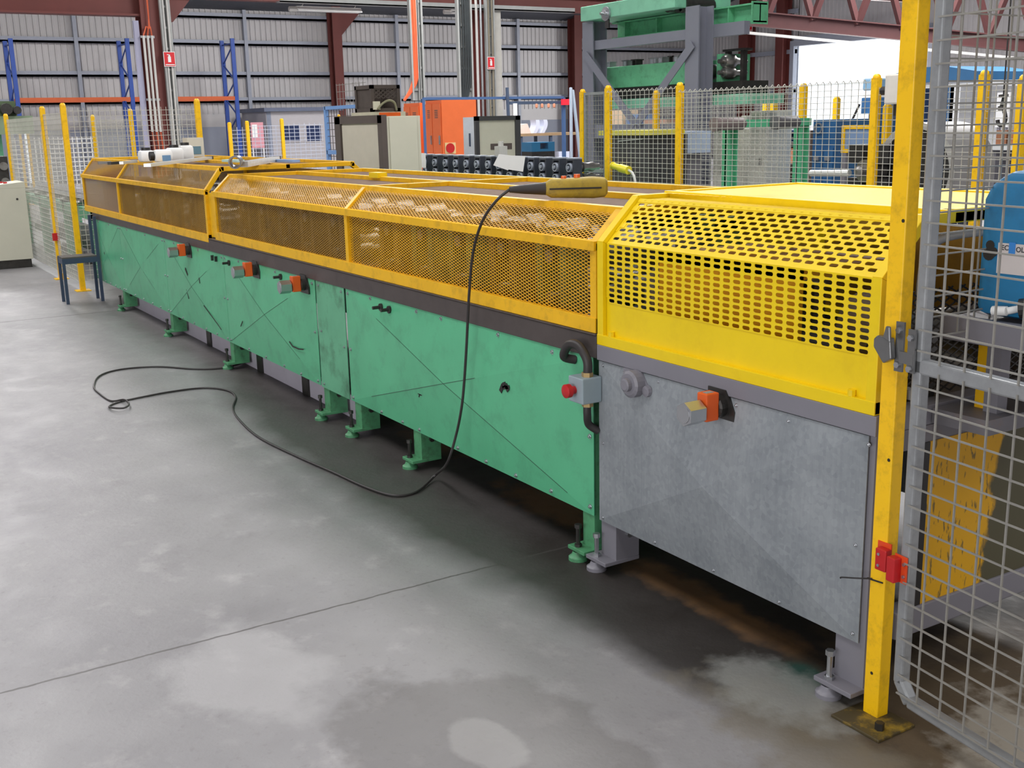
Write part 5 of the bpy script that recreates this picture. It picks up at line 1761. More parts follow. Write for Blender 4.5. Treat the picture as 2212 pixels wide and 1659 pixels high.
# white switch cupboard and framed cabinet right of it
x0, x1, y0, y1, z1 = box_by_corner(1023, 253, 5.75, 1000, 1120)
C2 = thing('framed_cabinet', 'beige cabinet in a dark frame with a white narrow side, beside the orange cupboard', 'cabinet', ((x0 + x1) / 2, (y0 + y1) / 2, 0))
MB().box(x0, y0, 0, x1, y1, z1).build('body', mat('bluish_white_enamel', (206, 212, 222), 0.45), C2)
f = MB()
f.box(x1, y0, 0, x1 + 0.05, y0 + 0.06, z1 + 0.01); f.box(x1, y1 - 0.08, 0, x1 + 0.05, y1, z1 + 0.01)
f.box(x1, y0, z1 - 0.05, x1 + 0.05, y1, z1 + 0.01)
f.build('front_frame', mat('dark_slate_paint', (66, 66, 68), 0.5), C2)
MB().box(x1, y0 + 0.06, 0.05, x1 + 0.02, y1 - 0.08, z1 - 0.05).build('front_panel', BEIGE, C2)
MB().box((x0 + x1) / 2 + 0.02, y0 - 0.012, z1 - 0.40, x1 - 0.10, y0, z1 - 0.22).build('gauge', BLUE_STEEL, C2)
MB().box(x1 + 0.0205, y0 + 0.25, 1.18, x1 + 0.03, y0 + 0.60, 1.26).build('vent', BROWN, C2)

# ------------------------------------------------------------------ second roll former with its row of dark stands
ym = 4.02
mx0, mx1 = -9.6, -5.6
SB = thing('second_roll_former', 'dark second roll former base behind the mesh guards, carrying the row of stands', 'machine base', (-7.6, 4.4, 0))
MB().box(mx0, ym - 0.05, 0.15, mx1, ym + 0.8, 0.80).build('bed', GREEN_OLD, SB)
for x in (mx0 + 0.2, mx1 - 0.2):
    for y in (ym + 0.02, ym + 0.7):
        MB().box(x - 0.05, y - 0.05, 0, x + 0.05, y + 0.05, 0.15).build('foot', DARK_STEEL, SB)
DARKB = mat('blue_black_housing', (62, 66, 76), 0.4, metal=0.2, var=0.2)
RINGM = mat('worn_ring_steel', (178, 186, 200), 0.35, metal=0.5, var=0.2)
def die_stand():
    T = thing('die_stand', 'x', 'roll stand', (0, 0, 0.80))
    b = MB()
    b.box(-0.062, 0, 0.80, -0.046, 0.10, 1.19); b.box(0.046, 0, 0.80, 0.062, 0.10, 1.19)
    b.box(-0.046, 0.0, 1.175, 0.046, 0.10, 1.19); b.box(-0.062, 0, 0.80, 0.062, 0.10, 0.83)
    b.box(-0.046, 0.05, 0.83, 0.046, 0.08, 1.155)
    b.cyl((0, 0.04, 1.15), (0, 0.04, 1.20), 0.010, 8)
    b.build('housing', DARKB, T)
    MB().box(-0.06, 0.0, 1.192, 0.06, 0.1, 1.205).build('top_plate', RINGM, T)
    for z in (1.005, 1.112):
        g = MB()
        A = g.ring((0, 0.035, z), (0, -1, 0), 0.045, 16); B = g.ring((0, -0.02, z), (0, -1, 0), 0.043, 16)
        C_ = g.ring((0, -0.02, z), (0, -1, 0), 0.033, 16); D_ = g.ring((0, 0.03, z), (0, -1, 0), 0.031, 16)
        g.loft([A, B, C_, D_], False)
        g.cyl((0, 0.03, z), (0, -0.03, z), 0.017, 8)
        g.build('bearing_ring', RINGM, T)
        r = MB()
        r.lathe((0, 0.10, z), (0, 1, 0), [(0, 0.03), (0.03, 0.03), (0.04, 0.050), (0.10, 0.040), (0.16, 0.050), (0.20, 0.03), (0.24, 0.03)], 14)
        r.build('roll', ROLL_STEEL, T, smooth=True)
    return T
ds = die_stand()
cols = (918, 940, 963, 985, 1008, 1031, 1055, 1078, 1101, 1124, 1147, 1172, 1201, 1231)
ords = ('first', 'second', 'third', 'fourth', 'fifth', 'sixth', 'seventh', 'eighth', 'ninth', 'tenth', 'eleventh', 'twelfth', 'thirteenth', 'last')
for i, px in enumerate(cols):
    x = P(px, 345, 'y', ym).x
    lab = 'dark roll stand on the second roll former, ' + ords[i] + ' from the beige cabinet'
    if i == 0:
        ds.location = (x, ym, 0.80); ds['label'] = lab; ds['group'] = 'roll stands on the second roll former'
    else:
        dup(ds, (x, ym, 0.80), lab, 'roll stands on the second roll former')
PAPER = mat('white_paper', (250, 250, 250), 0.7, var=0.01)
pa1 = MB()
for pts in ([(1078, 333), (1104, 336), (1098, 368), (1066, 357)], [(1104, 336), (1135, 337), (1130, 371), (1098, 366)]):
    pa1.face([P(x, y, 'y', ym - 0.06) for x, y in pts])
tag(pa1.build('paper_sheets', PAPER, solid=0.003), 'two white paper sheets hanging over the dark roll stands', 'paper')
q0, q1 = P(909, 362, 'y', ym - 0.04), P(921, 331, 'y', ym - 0.04)
tag(MB().box(q0.x, ym - 0.045, q0.z, q1.x - 0.02, ym - 0.04, q1.z).build('paper_tag', PAPER), 'white paper tag on the first dark roll stand', 'paper')
vq = P(1082, 322, 'y', ym + 0.05)
vv = MB()
vv.box(vq.x - 0.05, ym + 0.0, 1.206, vq.x + 0.05, ym + 0.1, vq.z + 0.03)
vv.cyl((vq.x, ym + 0.05, vq.z + 0.03), (vq.x, ym + 0.05, vq.z + 0.08), 0.03, 10)
tag(vv.build('small_motor', mat('pale_grey_casting', (190, 190, 184), 0.5)), 'small pale motor standing on the row of dark roll stands', 'motor')

# ------------------------------------------------------------------ workshop corner between cabinet and gantry
WB_X = -19.0
WBY0, WBY1 = P(1120, 290, 'x', WB_X).y, P(1262, 290, 'x', WB_X).y
wz = P(1190, 287, 'x', WB_X).z
WBT = thing('workbench', 'long workbench with a worn wooden top against the pale wall', 'workbench', (WB_X - 0.4, (WBY0 + WBY1) / 2, 0))
MB().box(WB_X - 0.8, WBY0, wz - 0.06, WB_X, WBY1, wz).build('bench_top', mat('worn_bench_wood', (150, 124, 92), 0.7, var=0.12), WBT)
for y in (WBY0 + 0.1, (WBY0 + WBY1) / 2, WBY1 - 0.1):
    for x in (WB_X - 0.7, WB_X - 0.06):
        MB().box(x - 0.03, y - 0.03, 0, x + 0.03, y + 0.03, wz - 0.06).build('leg', BLUE_STEEL, WBT)
MB().box(WB_X - 0.75, WBY0 + 0.05, 0.35, WB_X - 0.05, WBY1 - 0.05, 0.4).build('lower_shelf', BLUE_STEEL, WBT)
# pale curved offcuts on the bench
def offcut(px, w, h, label, m):
    q = P(px, 285, 'x', WB_X - 0.3)
    mb = MB()
    n = 8
    front, back = [], []
    for i in range(n + 1):
        t = i / n
        front.append((q.y + 0.10 * math.sin(t * 2.2), wz + h * t))
    prof = front + [(y + w, z) for y, z in reversed(front)]
    mb.prism(prof, WB_X - 0.45, WB_X - 0.2, 'x')
    return tag(mb.build('curved_offcut', m), label, 'offcut')
PALE_B = mat('pale_blue_white_sheet', (206, 212, 232), 0.5, var=0.04)
offcut(1146, 0.10, 0.30, 'curved pale sheet offcut on the workbench, left of its pair', PALE_B)
offcut(1163, 0.10, 0.30, 'curved pale sheet offcut on the workbench, right of its pair', PALE_B)
q = P(1130, 285, 'x', WB_X - 0.3)
tag(MB().prism([(q.y - 0.16, wz), (q.y + 0.16, wz), (q.y + 0.06, wz + 0.22), (q.y - 0.1, wz + 0.2)], WB_X - 0.5, WB_X - 0.2, 'x').build('folded_cardboard', mat('peach_card', (226, 206, 196), 0.7)), 'peach-coloured folded card leaning on the workbench', 'cardboard')
for px, w, z0_, z1_, m_, nm, lab in ((1140, 0.28, 0.4, 0.72, CARD, 'carton', 'pale carton on the shelf under the workbench'), (1178, 0.24, 0.4, 0.70, mat('brown_carton', (150, 120, 92), 0.8), 'carton', 'brown carton on the shelf under the workbench'), (1208, 0.3, 0.4, 0.85, PALE_B, 'sheet_stack', 'pale sheet stack under the right end of the workbench')):
    q = P(px, 300, 'x', WB_X - 0.3)
    tag(MB().box(WB_X - 0.5, q.y - w / 2, z0_, WB_X - 0.1, q.y + w / 2, z1_).build(nm, m_), lab, 'carton')
# blue die block with a hole
BLK = mat('blue_machine_paint', (44, 108, 148), 0.45, var=0.08)
bx_ = -12.0
b0, b1 = P(1149, 328, 'x', bx_), P(1198, 306, 'x', bx_)
h0, h1 = P(1167, 322, 'x', bx_), P(1184, 309, 'x', bx_)
bb_ = MB()
bb_.box(bx_ - 0.3, b0.y, b0.z, bx_, h0.y, b1.z); bb_.box(bx_ - 0.3, h1.y, b0.z, bx_, b1.y, b1.z)
bb_.box(bx_ - 0.3, h0.y, b0.z, bx_, h1.y, h0.z); bb_.box(bx_ - 0.3, h0.y, h1.z, bx_, h1.y, b1.z)
BLT = thing('blue_die_block', 'blue steel block with a square hole on a dark stand behind the roll stands', 'block', (bx_, b0.y, 0))
bb_.build('block', BLK, BLT)
MB().box(bx_ - 0.3, b0.y, 0, bx_, b1.y, b0.z).build('stand', DARK_STEEL, BLT)
# blue tool frame with rail, hanging plumb weights, red clamp, dark bar
fx_ = -17.0
p_l, p_r = P(913, 214, 'x', fx_), P(1217, 213, 'x', fx_)
BF = thing('blue_tool_frame', 'blue steel tool frame with a long top rail between the orange cupboards and the bench', 'frame', (fx_, p_r.y, 0))
BFM = mat('frame_blue_paint', (64, 92, 134), 0.45, var=0.06)
for q in (p_l, p_r):
    MB().box(fx_ - 0.035, q.y - 0.03, 0, fx_ + 0.035, q.y + 0.03, p_r.z + 0.02).build('upright', BFM, BF)
MB().box(fx_ - 0.02, p_l.y, p_r.z - 0.0, fx_ + 0.02, p_r.y, p_r.z + 0.05).build('top_rail', BFM, BF)
qz = P(1150, 222, 'x', fx_).z
q1100 = P(1100, 222, 'x', fx_).y
MB().box(fx_ - 0.02, q1100, qz - 0.03, fx_ + 0.02, p_r.y, qz + 0.03).build('lower_rail', BLUE_STEEL, BF)
TERR = mat('terracotta_plastic', (206, 140, 110), 0.6, var=0.06)
for i, px in enumerate((1159, 1171, 1185, 1197)):
    q = P(px, 226, 'x', fx_ + 0.05)
    mb = MB()
    mb.lathe((fx_ + 0.05, q.y, qz - 0.02), (0, 0, -1), [(0, 0.008), (0.01, 0.028), (0.07, 0.03), (0.09, 0.012)], 8)
    tag(mb.build('terracotta_plug', TERR, smooth=True), 'terracotta plug hanging from the blue tool frame, ' + ('leftmost of four', 'second from the left', 'third from the left', 'rightmost of four')[i], 'plug', 'terracotta plugs on the blue frame')
q0, q1 = P(1213, 227, 'x', fx_ + 0.06), P(1230, 214, 'x', fx_ + 0.06)
tag(MB().box(fx_ + 0.04, q0.y, q0.z, fx_ + 0.10, q1.y, q1.z).build('red_clamp', mat('bright_red_paint', (226, 40, 60), 0.45)), 'bright red clamp on the right end of the blue tool frame', 'clamp')
db0 = P(1101, 189, 'x', fx_ + 0.1)
tag(MB().cyl((fx_ + 0.1, db0.y, 0), (fx_ + 0.08, db0.y - 0.05, db0.z), 0.035, 8).build('dark_bar', BLUE_STEEL), 'dark upright bar leaning on the blue frame above the beige framed cabinet', 'bar')
tq0 = P(1112, 237, 'x', fx_ + 0.05)
tag(MB().box(fx_ + 0.03, tq0.y - 0.03, tq0.z - 0.12, fx_ + 0.05, tq0.y + 0.06, qz - 0.01).build('paper_tag', PAPER), 'white paper tag hanging from the blue tool frame', 'paper')
for (pxa, pya, pxb, lab) in ((1233, 190, 1234, 'grey tube leaning upright beside the yellow gate post of the far fence'), (1237, 195, 1252, 'grey tube leaning at a slant beside the far yellow post')):
    ta = P(pxa, pya, 'x', -14.0)
    tb_ = P(pxb, 330, 'x', -13.6)
    g_ = Vector((tb_.x, tb_.y, 0.0)) + (Vector((tb_.x, tb_.y, tb_.z)) - ta) * (tb_.z / max(0.1, ta.z - tb_.z))
    tag(MB().cyl((g_.x, g_.y, 0.0), ta, 0.03, 8).build('leaning_tube', mat('grey_tube_paint', (140, 152, 168), 0.45)), lab, 'tube')

# ------------------------------------------------------------------ grey gantry with green machine heads
GGREY = mat('gantry_grey', (124, 126, 138), 0.45, var=0.05, scale=2)
yg = 8.0
cx_l, cx_r = P(1281, 150, 'y', yg).x, P(1508, 150, 'y', yg).x
zl_, zr_ = P(1270, 47, 'y', yg).z, P(1495, 13, 'y', yg).z
GN = thing('steel_gantry', 'grey steel gantry of columns and braces holding the green machine heads', 'gantry', ((cx_l + cx_r) / 2, yg + 0.3, 0))
def hcol(x1, z):
    m = MB()
    w = 0.27
    m.box(x1 - w, yg, 0, x1, yg + 0.02, z)
    m.box(x1 - w, yg + 0.24, 0, x1, yg + 0.26, z)
    m.box(x1 - w / 2 - 0.01, yg + 0.02, 0, x1 - w / 2 + 0.01, yg + 0.24, z)
    m.box(x1 - w - 0.05, yg - 0.05, 0, x1 + 0.05, yg + 0.31, 0.02)
    return m.build('column', GGREY, GN)
hcol(cx_l, zl_); hcol(cx_r, zr_)
zt0, zt1 = P(1300, 96, 'y', yg + 0.03).z, P(1480, 77, 'y', yg + 0.03).z
MB().bar((cx_l - 0.05, yg + 0.09, zt0), (cx_r - 0.2, yg + 0.09, zt0), 0.1, 0.13).build('tie_beam', GGREY, GN)
for a, c in (((1264, 118), (1372, 268)), ((1496, 95), (1376, 268))):
    m = MB()
    m.bar(P(a[0], a[1], 'y', yg - 0.03), P(c[0], c[1], 'y', yg - 0.03), 0.012, 0.12, (0, 0, 1))
    m.build('brace', GGREY, GN)
m = MB()
mz = P(1374, 268, 'y', yg).z
MB().box(cx_l, yg + 0.02, mz - 0.2, cx_r - 0.27, yg + 0.08, mz).build('lower_beam', GGREY, GN)
xq = P(1620, 60, 'y', yg + 0.5).x
MB().box(cx_r - 0.2, yg + 0.265, P(1570, 78, 'y', yg + 0.3).z, P(1612, 60, 'y', yg + 0.3).x, yg + 0.36, P(1570, 50, 'y', yg + 0.3).z).build('side_beam', GGREY, GN)
HEAD = mat('pale_green_head', (132, 200, 168), 0.45, var=0.08, scale=2, dirt=(70, 110, 90), dirt_amt=0.5, dirt_scale=3)
HEADD = mat('green_beam_paint', (100, 180, 134), 0.5, var=0.1, scale=3, dirt=(50, 70, 56), dirt_amt=0.6)
# upper head: box, carrying beams
UH = thing('upper_machine_head', 'green box-shaped machine head on top of the grey gantry', 'machine head', ((cx_l + cx_r) / 2, yg + 0.4, zl_))
xu0, xu1 = P(1254, 40, 'y', yg - 0.1).x, P(1457, 20, 'y', yg - 0.1).x
zu0, zu1 = P(1300, 50, 'y', yg - 0.1).z, P(1300, 8, 'y', yg - 0.1).z
MB().box(xu0, yg - 0.1, zl_ + 0.004, xu1, yg + 0.9, zu1).build('housing', HEAD, UH, bevel=0.01)
pq = P(1311, 30, 'y', yg - 0.1)
pl_ = MB()
pl_.lathe((pq.x, yg - 0.1, pq.z), (0, -1, 0), [(0, 0.10), (0.03, 0.10), (0.032, 0.05), (0.06, 0.05), (0.062, 0.018), (0.12, 0.018)], 16)
pl_.build('drive_disc', STEEL, UH, smooth=True)
MB().box(pq.x - 0.02, yg - 0.12, pq.z - 0.2, pq.x + 0.07, yg - 0.1, pq.z - 0.08).build('disc_bracket', BLACK, UH)
UB = thing('upper_support_beam', 'green I-beam running under the upper head and out past the right grey column', 'beam', ((cx_l + cx_r) / 2, yg + 0.5, zl_ - 0.3))
zb1_ = zl_ - 0.006
zb0_ = zb1_ - 0.24
xe = P(1636, 30, 'y', yg + 0.5).x
m = MB()
ym_ = yg + 0.55
m.box(cx_l - 0.1, ym_ - 0.12, zb0_, xe, ym_ + 0.12, zb0_ + 0.02)
m.box(cx_l - 0.1, ym_ - 0.12, zb1_ - 0.02, xe, ym_ + 0.12, zb1_)
m.box(cx_l - 0.1, ym_ - 0.01, zb0_, xe, ym_ + 0.01, zb1_)
st = cx_l + 0.2
while st < xe:
    m.box(st - 0.01, ym_ - 0.11, zb0_, st + 0.01, ym_ + 0.11, zb1_)
    st += 0.75
m.box(xe - 0.02, ym_ - 0.14, zb0_ - 0.02, xe, ym_ + 0.14, zb1_ + 0.02)
m.build('i_beam', HEADD, UB)
rm = MB()
for px in (1468, 1490, 1500):
    q = P(px, 12, 'y', yg + 0.3)
    rm.cyl((q.x, yg + 0.1, q.z), (q.x, yg + 0.6, q.z), 0.10, 14)
rm.build('drive_rolls', DARK_STEEL, UH, smooth=True)
# lower head: long green beam with clamps and a pair of rolls at the right
LH = thing('lower_machine_head', 'long green beam-shaped machine head held between the grey gantry columns', 'machine head', ((cx_l + cx_r) / 2, yg + 0.6, 2.0))
zA, zB = P(1400, 186, 'y', yg + 0.35).z, P(1400, 138, 'y', yg + 0.35).z
xl0, xl1 = P(1300, 160, 'y', yg + 0.35).x, P(1600, 160, 'y', yg + 0.35).x
MB().box(xl0, yg + 0.35, zA, P(1500, 160, 'y', yg + 0.35).x, yg + 0.9, zB).build('beam', HEADD, LH, bevel=0.01)
MB().box(xl0 - 0.3, yg + 0.3, zA - 0.30, xl1 + 0.2, yg + 0.95, zA - 0.17).build('under_beam', HEAD, LH)
MB().box(xl0, yg + 0.38, zA - 0.17, xl1, yg + 0.85, zA).build('web', DARK_STEEL, LH)
for i, px in enumerate((1315, 1352, 1372, 1410, 1428, 1452, 1462)):
    q = P(px, 135, 'y', yg + 0.4)
    c = MB()
    c.box(q.x - 0.05, yg + 0.38, zB, q.x - 0.03, yg + 0.5, zB + 0.07)
    c.box(q.x + 0.03, yg + 0.38, zB, q.x + 0.05, yg + 0.5, zB + 0.07)
    c.box(q.x - 0.07, yg + 0.37, zB + 0.07, q.x + 0.07, yg + 0.51, zB + 0.085)
    c.build('clamp', (STEEL, DARK_STEEL)[i % 3 == 2], LH)
rq = P(1560, 150, 'y', yg + 0.4)
e = MB()
e.box(P(1548, 150, 'y', yg + 0.4).x, yg + 0.4, zA - 0.02, P(1560, 150, 'y', yg + 0.4).x, yg + 0.9, zB + 0.05)
e.build('end_plate', HEADD, LH)
for (px, py, r, m_) in ((1577, 133, 0.10, ROLL_STEEL), (1576, 157, 0.085, ROLL_STEEL), (1540, 155, 0.10, DARK_STEEL)):
    q = P(px, py, 'y', yg + 0.5)
    c = MB()
    c.lathe((q.x, yg + 0.3, q.z), (0, 1, 0), [(0, 0.03), (0.08, 0.03), (0.082, r * 0.7), (0.13, r), (0.24, r), (0.29, r * 0.6), (0.5, 0.03)], 18)
    c.build('roll', m_, LH, smooth=True)
pb_ = MB()
for px in (1563, 1596):
    q = P(px, 150, 'y', yg + 0.5)
    pb_.box(q.x - 0.03, yg + 0.55, zA - 0.02, q.x + 0.03, yg + 0.62, zB + 0.1)
pb_.box(P(1560, 150, 'y', yg + 0.5).x, yg + 0.5, zB + 0.08, P(1606, 150, 'y', yg + 0.5).x, yg + 0.66, zB + 0.11)
pb_.build('roll_housing', DARK_STEEL, LH)

# ------------------------------------------------------------------ yellow-post fence behind the machine
yf = 5.3
fx1, fx2, fx3, fx4, fx5 = [P(px, 250, 'y', yf).x for px in (1259, 1314, 1468, 1890, 2121)]
ht = lambda px, py: P(px, py, 'y', yf).z
post(fx1, yf, ht(1257, 195), 'yellow post at the left end of the far fence, beside the narrow gate', w=0.055)
post(fx2, yf, ht(1312, 187), 'yellow post between the narrow gate and the mesh before the black cabinet', w=0.06)
post(fx3, yf, ht(1475, 180), 'tall yellow fence post in front of the right grey gantry column', w=0.06)
post(fx4, yf, ht(1895, 163), 'yellow fence post carrying the white junction box', w=0.06)
post(fx5, yf, ht(2126, 155), 'yellow fence post seen through the foreground gate, behind the blue can', w=0.06)
fx6 = P(2206, 250, 'y', yf).x
post(fx6, yf, ht(2206, 165), 'yellow fence post at the right picture edge, seen through the foreground gate', w=0.06)
panel((fx2 + 0.03, yf), (fx3 - 0.03, yf), 0.1, ht(1380, 196), 'galvanised mesh fence in front of the black cabinet and the grey braces', pu=0.075, pv=0.05, w=0.0045, curl=True)
panel((fx3 + 0.03, yf), (fx4 - 0.03, yf), 0.1, ht(1600, 192), 'galvanised mesh fence in front of the green roller frame', pu=0.075, pv=0.05, w=0.0045, curl=True)
panel((fx4 + 0.03, yf), (fx5 - 0.03, yf), 0.1, ht(1960, 185), 'galvanised mesh fence right of the white junction box', pu=0.075, pv=0.05, w=0.0045)
panel((fx5 + 0.03, yf), (fx6 - 0.03, yf), 0.1, ht(2160, 180), 'galvanised mesh fence behind the blue can, at the right picture edge', pu=0.075, pv=0.05, w=0.0045)
SG = thing('small_mesh_gate', 'narrow galvanised mesh gate between the two left posts of the far fence', 'gate', ((fx1 + fx2) / 2, yf, 0.1))
g = MB()
gz = ht(1285, 199)
g.box(fx1 + 0.04, yf - 0.015, 0.15, fx1 + 0.07, yf + 0.015, gz); g.box(fx2 - 0.07, yf - 0.015, 0.15, fx2 - 0.04, yf + 0.015, gz)
g.box(fx1 + 0.07, yf - 0.015, gz - 0.03, fx2 - 0.07, yf + 0.015, gz); g.box(fx1 + 0.07, yf - 0.015, 0.15, fx2 - 0.07, yf + 0.015, 0.18)
zmid = ht(1285, 368)
g.box(fx1 + 0.0, yf - 0.02, zmid - 0.02, fx2 - 0.07, yf + 0.015, zmid + 0.02)
g.build('frame', GALV_TUBE, SG)
MB().grid((fx1 + 0.05, yf, 0.16), (1, 0, 0), (0, 0, 1), fx2 - fx1 - 0.1, gz - 0.17, 0.05, 0.05, 0.0045).build('mesh', WIRE, SG)
q = ht(1262, 362)
MB().box(fx1 - 0.03, yf - 0.05, q - 0.03, fx1 + 0.08, yf - 0.03, q + 0.03).build('latch', STEEL, SG)
# second fence further back
yf2 = 7.75
b1x, b2x = P(1417, 300, 'y', yf2).x, P(1732, 300, 'y', yf2).x
post(b1x, yf2, P(1420, 197, 'y', yf2).z, 'yellow post standing behind the mesh, between the two grey braces and the grey column', w=0.07)
post(b2x, yf2, P(1735, 182, 'y', yf2).z, 'yellow post behind the right green leg of the roller frame', w=0.07)
panel((b1x + 0.05, yf2), (b2x - 0.05, yf2), 0.1, P(1600, 196, 'y', yf2).z, 'second galvanised mesh fence standing behind the green roller frame', pu=0.075, pv=0.05, w=0.0045)
# yellow connector hanging on the mesh
YC = thing('yellow_connector', 'yellow power connector with a pale lead hooked on the mesh fence', 'connector', (P(1340, 365, 'y', yf - 0.05).x, yf - 0.05, 1.0))
ca, cb2, cc2 = P(1325, 358, 'y', yf - 0.05), P(1340, 363, 'y', yf - 0.05), P(1358, 368, 'y', yf - 0.05)
m = MB()
m.cyl(ca, cb2, 0.036, 12); m.cyl(cb2, cc2, 0.046, 12); m.cyl(ca - (cb2 - ca) * 0.1, ca, 0.042, 12)
PLUGY = mat('lemon_yellow_plastic', (232, 216, 48), 0.4)
m.build('plug_body', PLUGY, YC, smooth=True)
m = MB()
m.tube(spline([cc2, P(1366, 374, 'y', yf - 0.05), P(1372, 392, 'y', yf - 0.05), P(1374, 430, 'y', yf - 0.05), Vector((P(1376, 430, 'y', yf - 0.05).x, yf - 0.05, 0.01))], 5), 0.014, 8)
m.build('lead', PALE, YC, smooth=True)
# black cabinet with a yellow edge, blue-grey box
def pbox(px0, py0, px1, py1, yv, dep, zlo=None):
    a, c = P(px0, py1, 'y', yv), P(px1, py0, 'y', yv)
    return (a.x, yv, a.z if zlo is None else zlo, c.x, yv + dep, c.z)
bk = pbox(1322, 292, 1400, 395, 6.2, 0.6, 0.0)
BC = thing('black_cabinet', 'black machine cabinet with a lemon yellow edge board on top, behind the mesh', 'cabinet', ((bk[0] + bk[3]) / 2, 6.5, 0))
MB().box(*bk).build('body', mat('black_grey_panel', (58, 56, 58), 0.5, var=0.12), BC)
yb_ = pbox(1292, 282, 1401, 292, 6.15, 0.55)
MB().box(yb_[0], yb_[1], bk[5], yb_[3], yb_[4], bk[5] + 0.055).build('edge_board', mat('lemon_board', (206, 196, 80), 0.5), BC)
MB().bar(P(1335, 305, 'y', 6.19), P(1388, 300, 'y', 6.19), 0.01, 0.012).build('front_rail', ALU, BC)
gb = pbox(1403, 284, 1482, 330, 7.0, 0.4)
BB = thing('blue_grey_hood', 'pale blue-grey sheet metal hood behind the mesh, right of the black cabinet', 'hood', ((gb[0] + gb[3]) / 2, 7.2, 0))
MB().box(*gb).build('hood', mat('pale_blue_grey_sheet', (176, 190, 212), 0.45), BB)
MB().box(gb[0] + 0.1, 7.05, 0, gb[3] - 0.1, 7.35, gb[2]).build('pedestal', GREY_PAINT, BB)
MB().sphere(P(1395, 358, 'y', 6.9), 0.06).build('red_knob', RED, BB)
# bench with boxes far behind the braces
ck = pbox(1318, 240, 1345, 275, 12.0, 0.5)
SHV = thing('storage_shelf', 'dark storage shelf loaded with cartons, seen through the gantry', 'shelf', (ck[0] + 1, 12.3, 0))
zsh = P(1380, 276, 'y', 12.0).z
MB().box(ck[0] - 0.4, 12.0, zsh - 0.06, P(1480, 276, 'y', 12.0).x, 12.6, zsh).build('board', BROWN, SHV)
for x in (ck[0] - 0.35, P(1478, 276, 'y', 12.0).x - 0.05):
    MB().box(x - 0.03, 12.05, 0, x + 0.03, 12.55, zsh - 0.06).build('upright', BLUE_STEEL, SHV)
for (px0, py0, px1, m_, lab) in ((1320, 238, 1345, mat('tan_carton', (178, 158, 134), 0.7), 'tan carton on the dark storage shelf, seen left of the braces'), (1352, 246, 1378, mat('blue_crate_plastic', (92, 110, 140), 0.5), 'blue-grey crate on the dark storage shelf, seen between the braces'), (1390, 258, 1440, mat('brown_bundle', (140, 112, 96), 0.8), 'brown bundle on the dark storage shelf, right of the braces')):
    bx = pbox(px0, py0, px1, 276, 12.1, 0.4, zsh)
    tag(MB().box(*bx).build('carton', m_), lab, 'carton')

# ------------------------------------------------------------------ green roller frame and cabinets behind the fence
xr_ = P(1583, 300, 'y', 6.3).x
RF = thing('roller_frame', 'green steel frame carrying two dark rollers behind the mesh fence', 'roller frame', (xr_, 6.6, 0))
zr1 = P(1583, 275, 'x', xr_).z
for px in (1576, 1731):
    y = P(px, 300, 'x', xr_).y
    z = zr1 if px < 1600 else P(px, 255, 'x', xr_).z
    m = MB()
    m.box(xr_ - 0.12, y, 0, xr_, y + 0.02, z); m.box(xr_ - 0.12, y + 0.10, 0, xr_, y + 0.12, z); m.box(xr_ - 0.07, y, 0, xr_ - 0.05, y + 0.12, z)
    m.box(xr_ - 0.16, y - 0.04, 0, xr_ + 0.04, y + 0.16, 0.015)
    m.build('leg', GREEN, RF)
ya_, yb2_ = P(1560, 266, 'x', xr_).y, P(1750, 266, 'x', xr_).y
zc_ = P(1640, 266, 'x', xr_).z
MB().box(xr_ - 0.04, ya_, zc_ - 0.04, xr_ + 0.02, yb2_, zc_ + 0.04).build('cross_beam', GREEN, RF)
for px0, px1, m_ in ((1541, 1610, mat('worn_rubber_roller', (118, 106, 104), 0.5, var=0.12)), (1672, 1727, mat('dark_rubber_roller', (92, 90, 92), 0.5, var=0.1))):
    y0, y1 = P(px0, 266, 'x', xr_ + 0.1).y, P(px1, 266, 'x', xr_ + 0.1).y
    m = MB()
    m.lathe((xr_ + 0.1, y0, zc_), (0, 1, 0), [(0, 0.02), (0.005, 0.075), (0.05, 0.075), (0.052, 0.066), (y1 - y0 - 0.05, 0.066), (y1 - y0, 0.03)], 18)
    m.build('roller', m_, RF, smooth=True)
OLIVE = mat('pale_grey_green_enamel', (208, 207, 196), 0.5, var=0.04)
def cab(px0, py0, px1, yv, dep, label, m_=OLIVE, name='electrical_cabinet'):
    bx = pbox(px0, py0, px1, 400, yv, dep, 0.0)
    T = thing(name, label, 'cabinet', ((bx[0] + bx[3]) / 2, yv + dep / 2, 0))
    MB().box(*bx).build('body', m_, T, bevel=0.006)
    d = MB().box(bx[0] + 0.03, yv - 0.012, 0.1, bx[3] - 0.03, yv, bx[5] - 0.05).build('door', m_, T)
    MB().box(bx[3] - 0.09, yv - 0.03, bx[5] * 0.55, bx[3] - 0.06, yv - 0.012, bx[5] * 0.55 + 0.1).build('handle', BLACK, d)
    return T
cab(1540, 279, 1571, 8.9, 0.5, 'pale cabinet left of the left green leg of the roller frame')
cab(1598, 250, 1612, 9.7, 0.4, 'narrow pale cabinet just right of the left green roller frame leg')
cab(1617, 239, 1655, 9.0, 0.5, 'tallest pale cabinet, standing behind the middle of the roller frame')
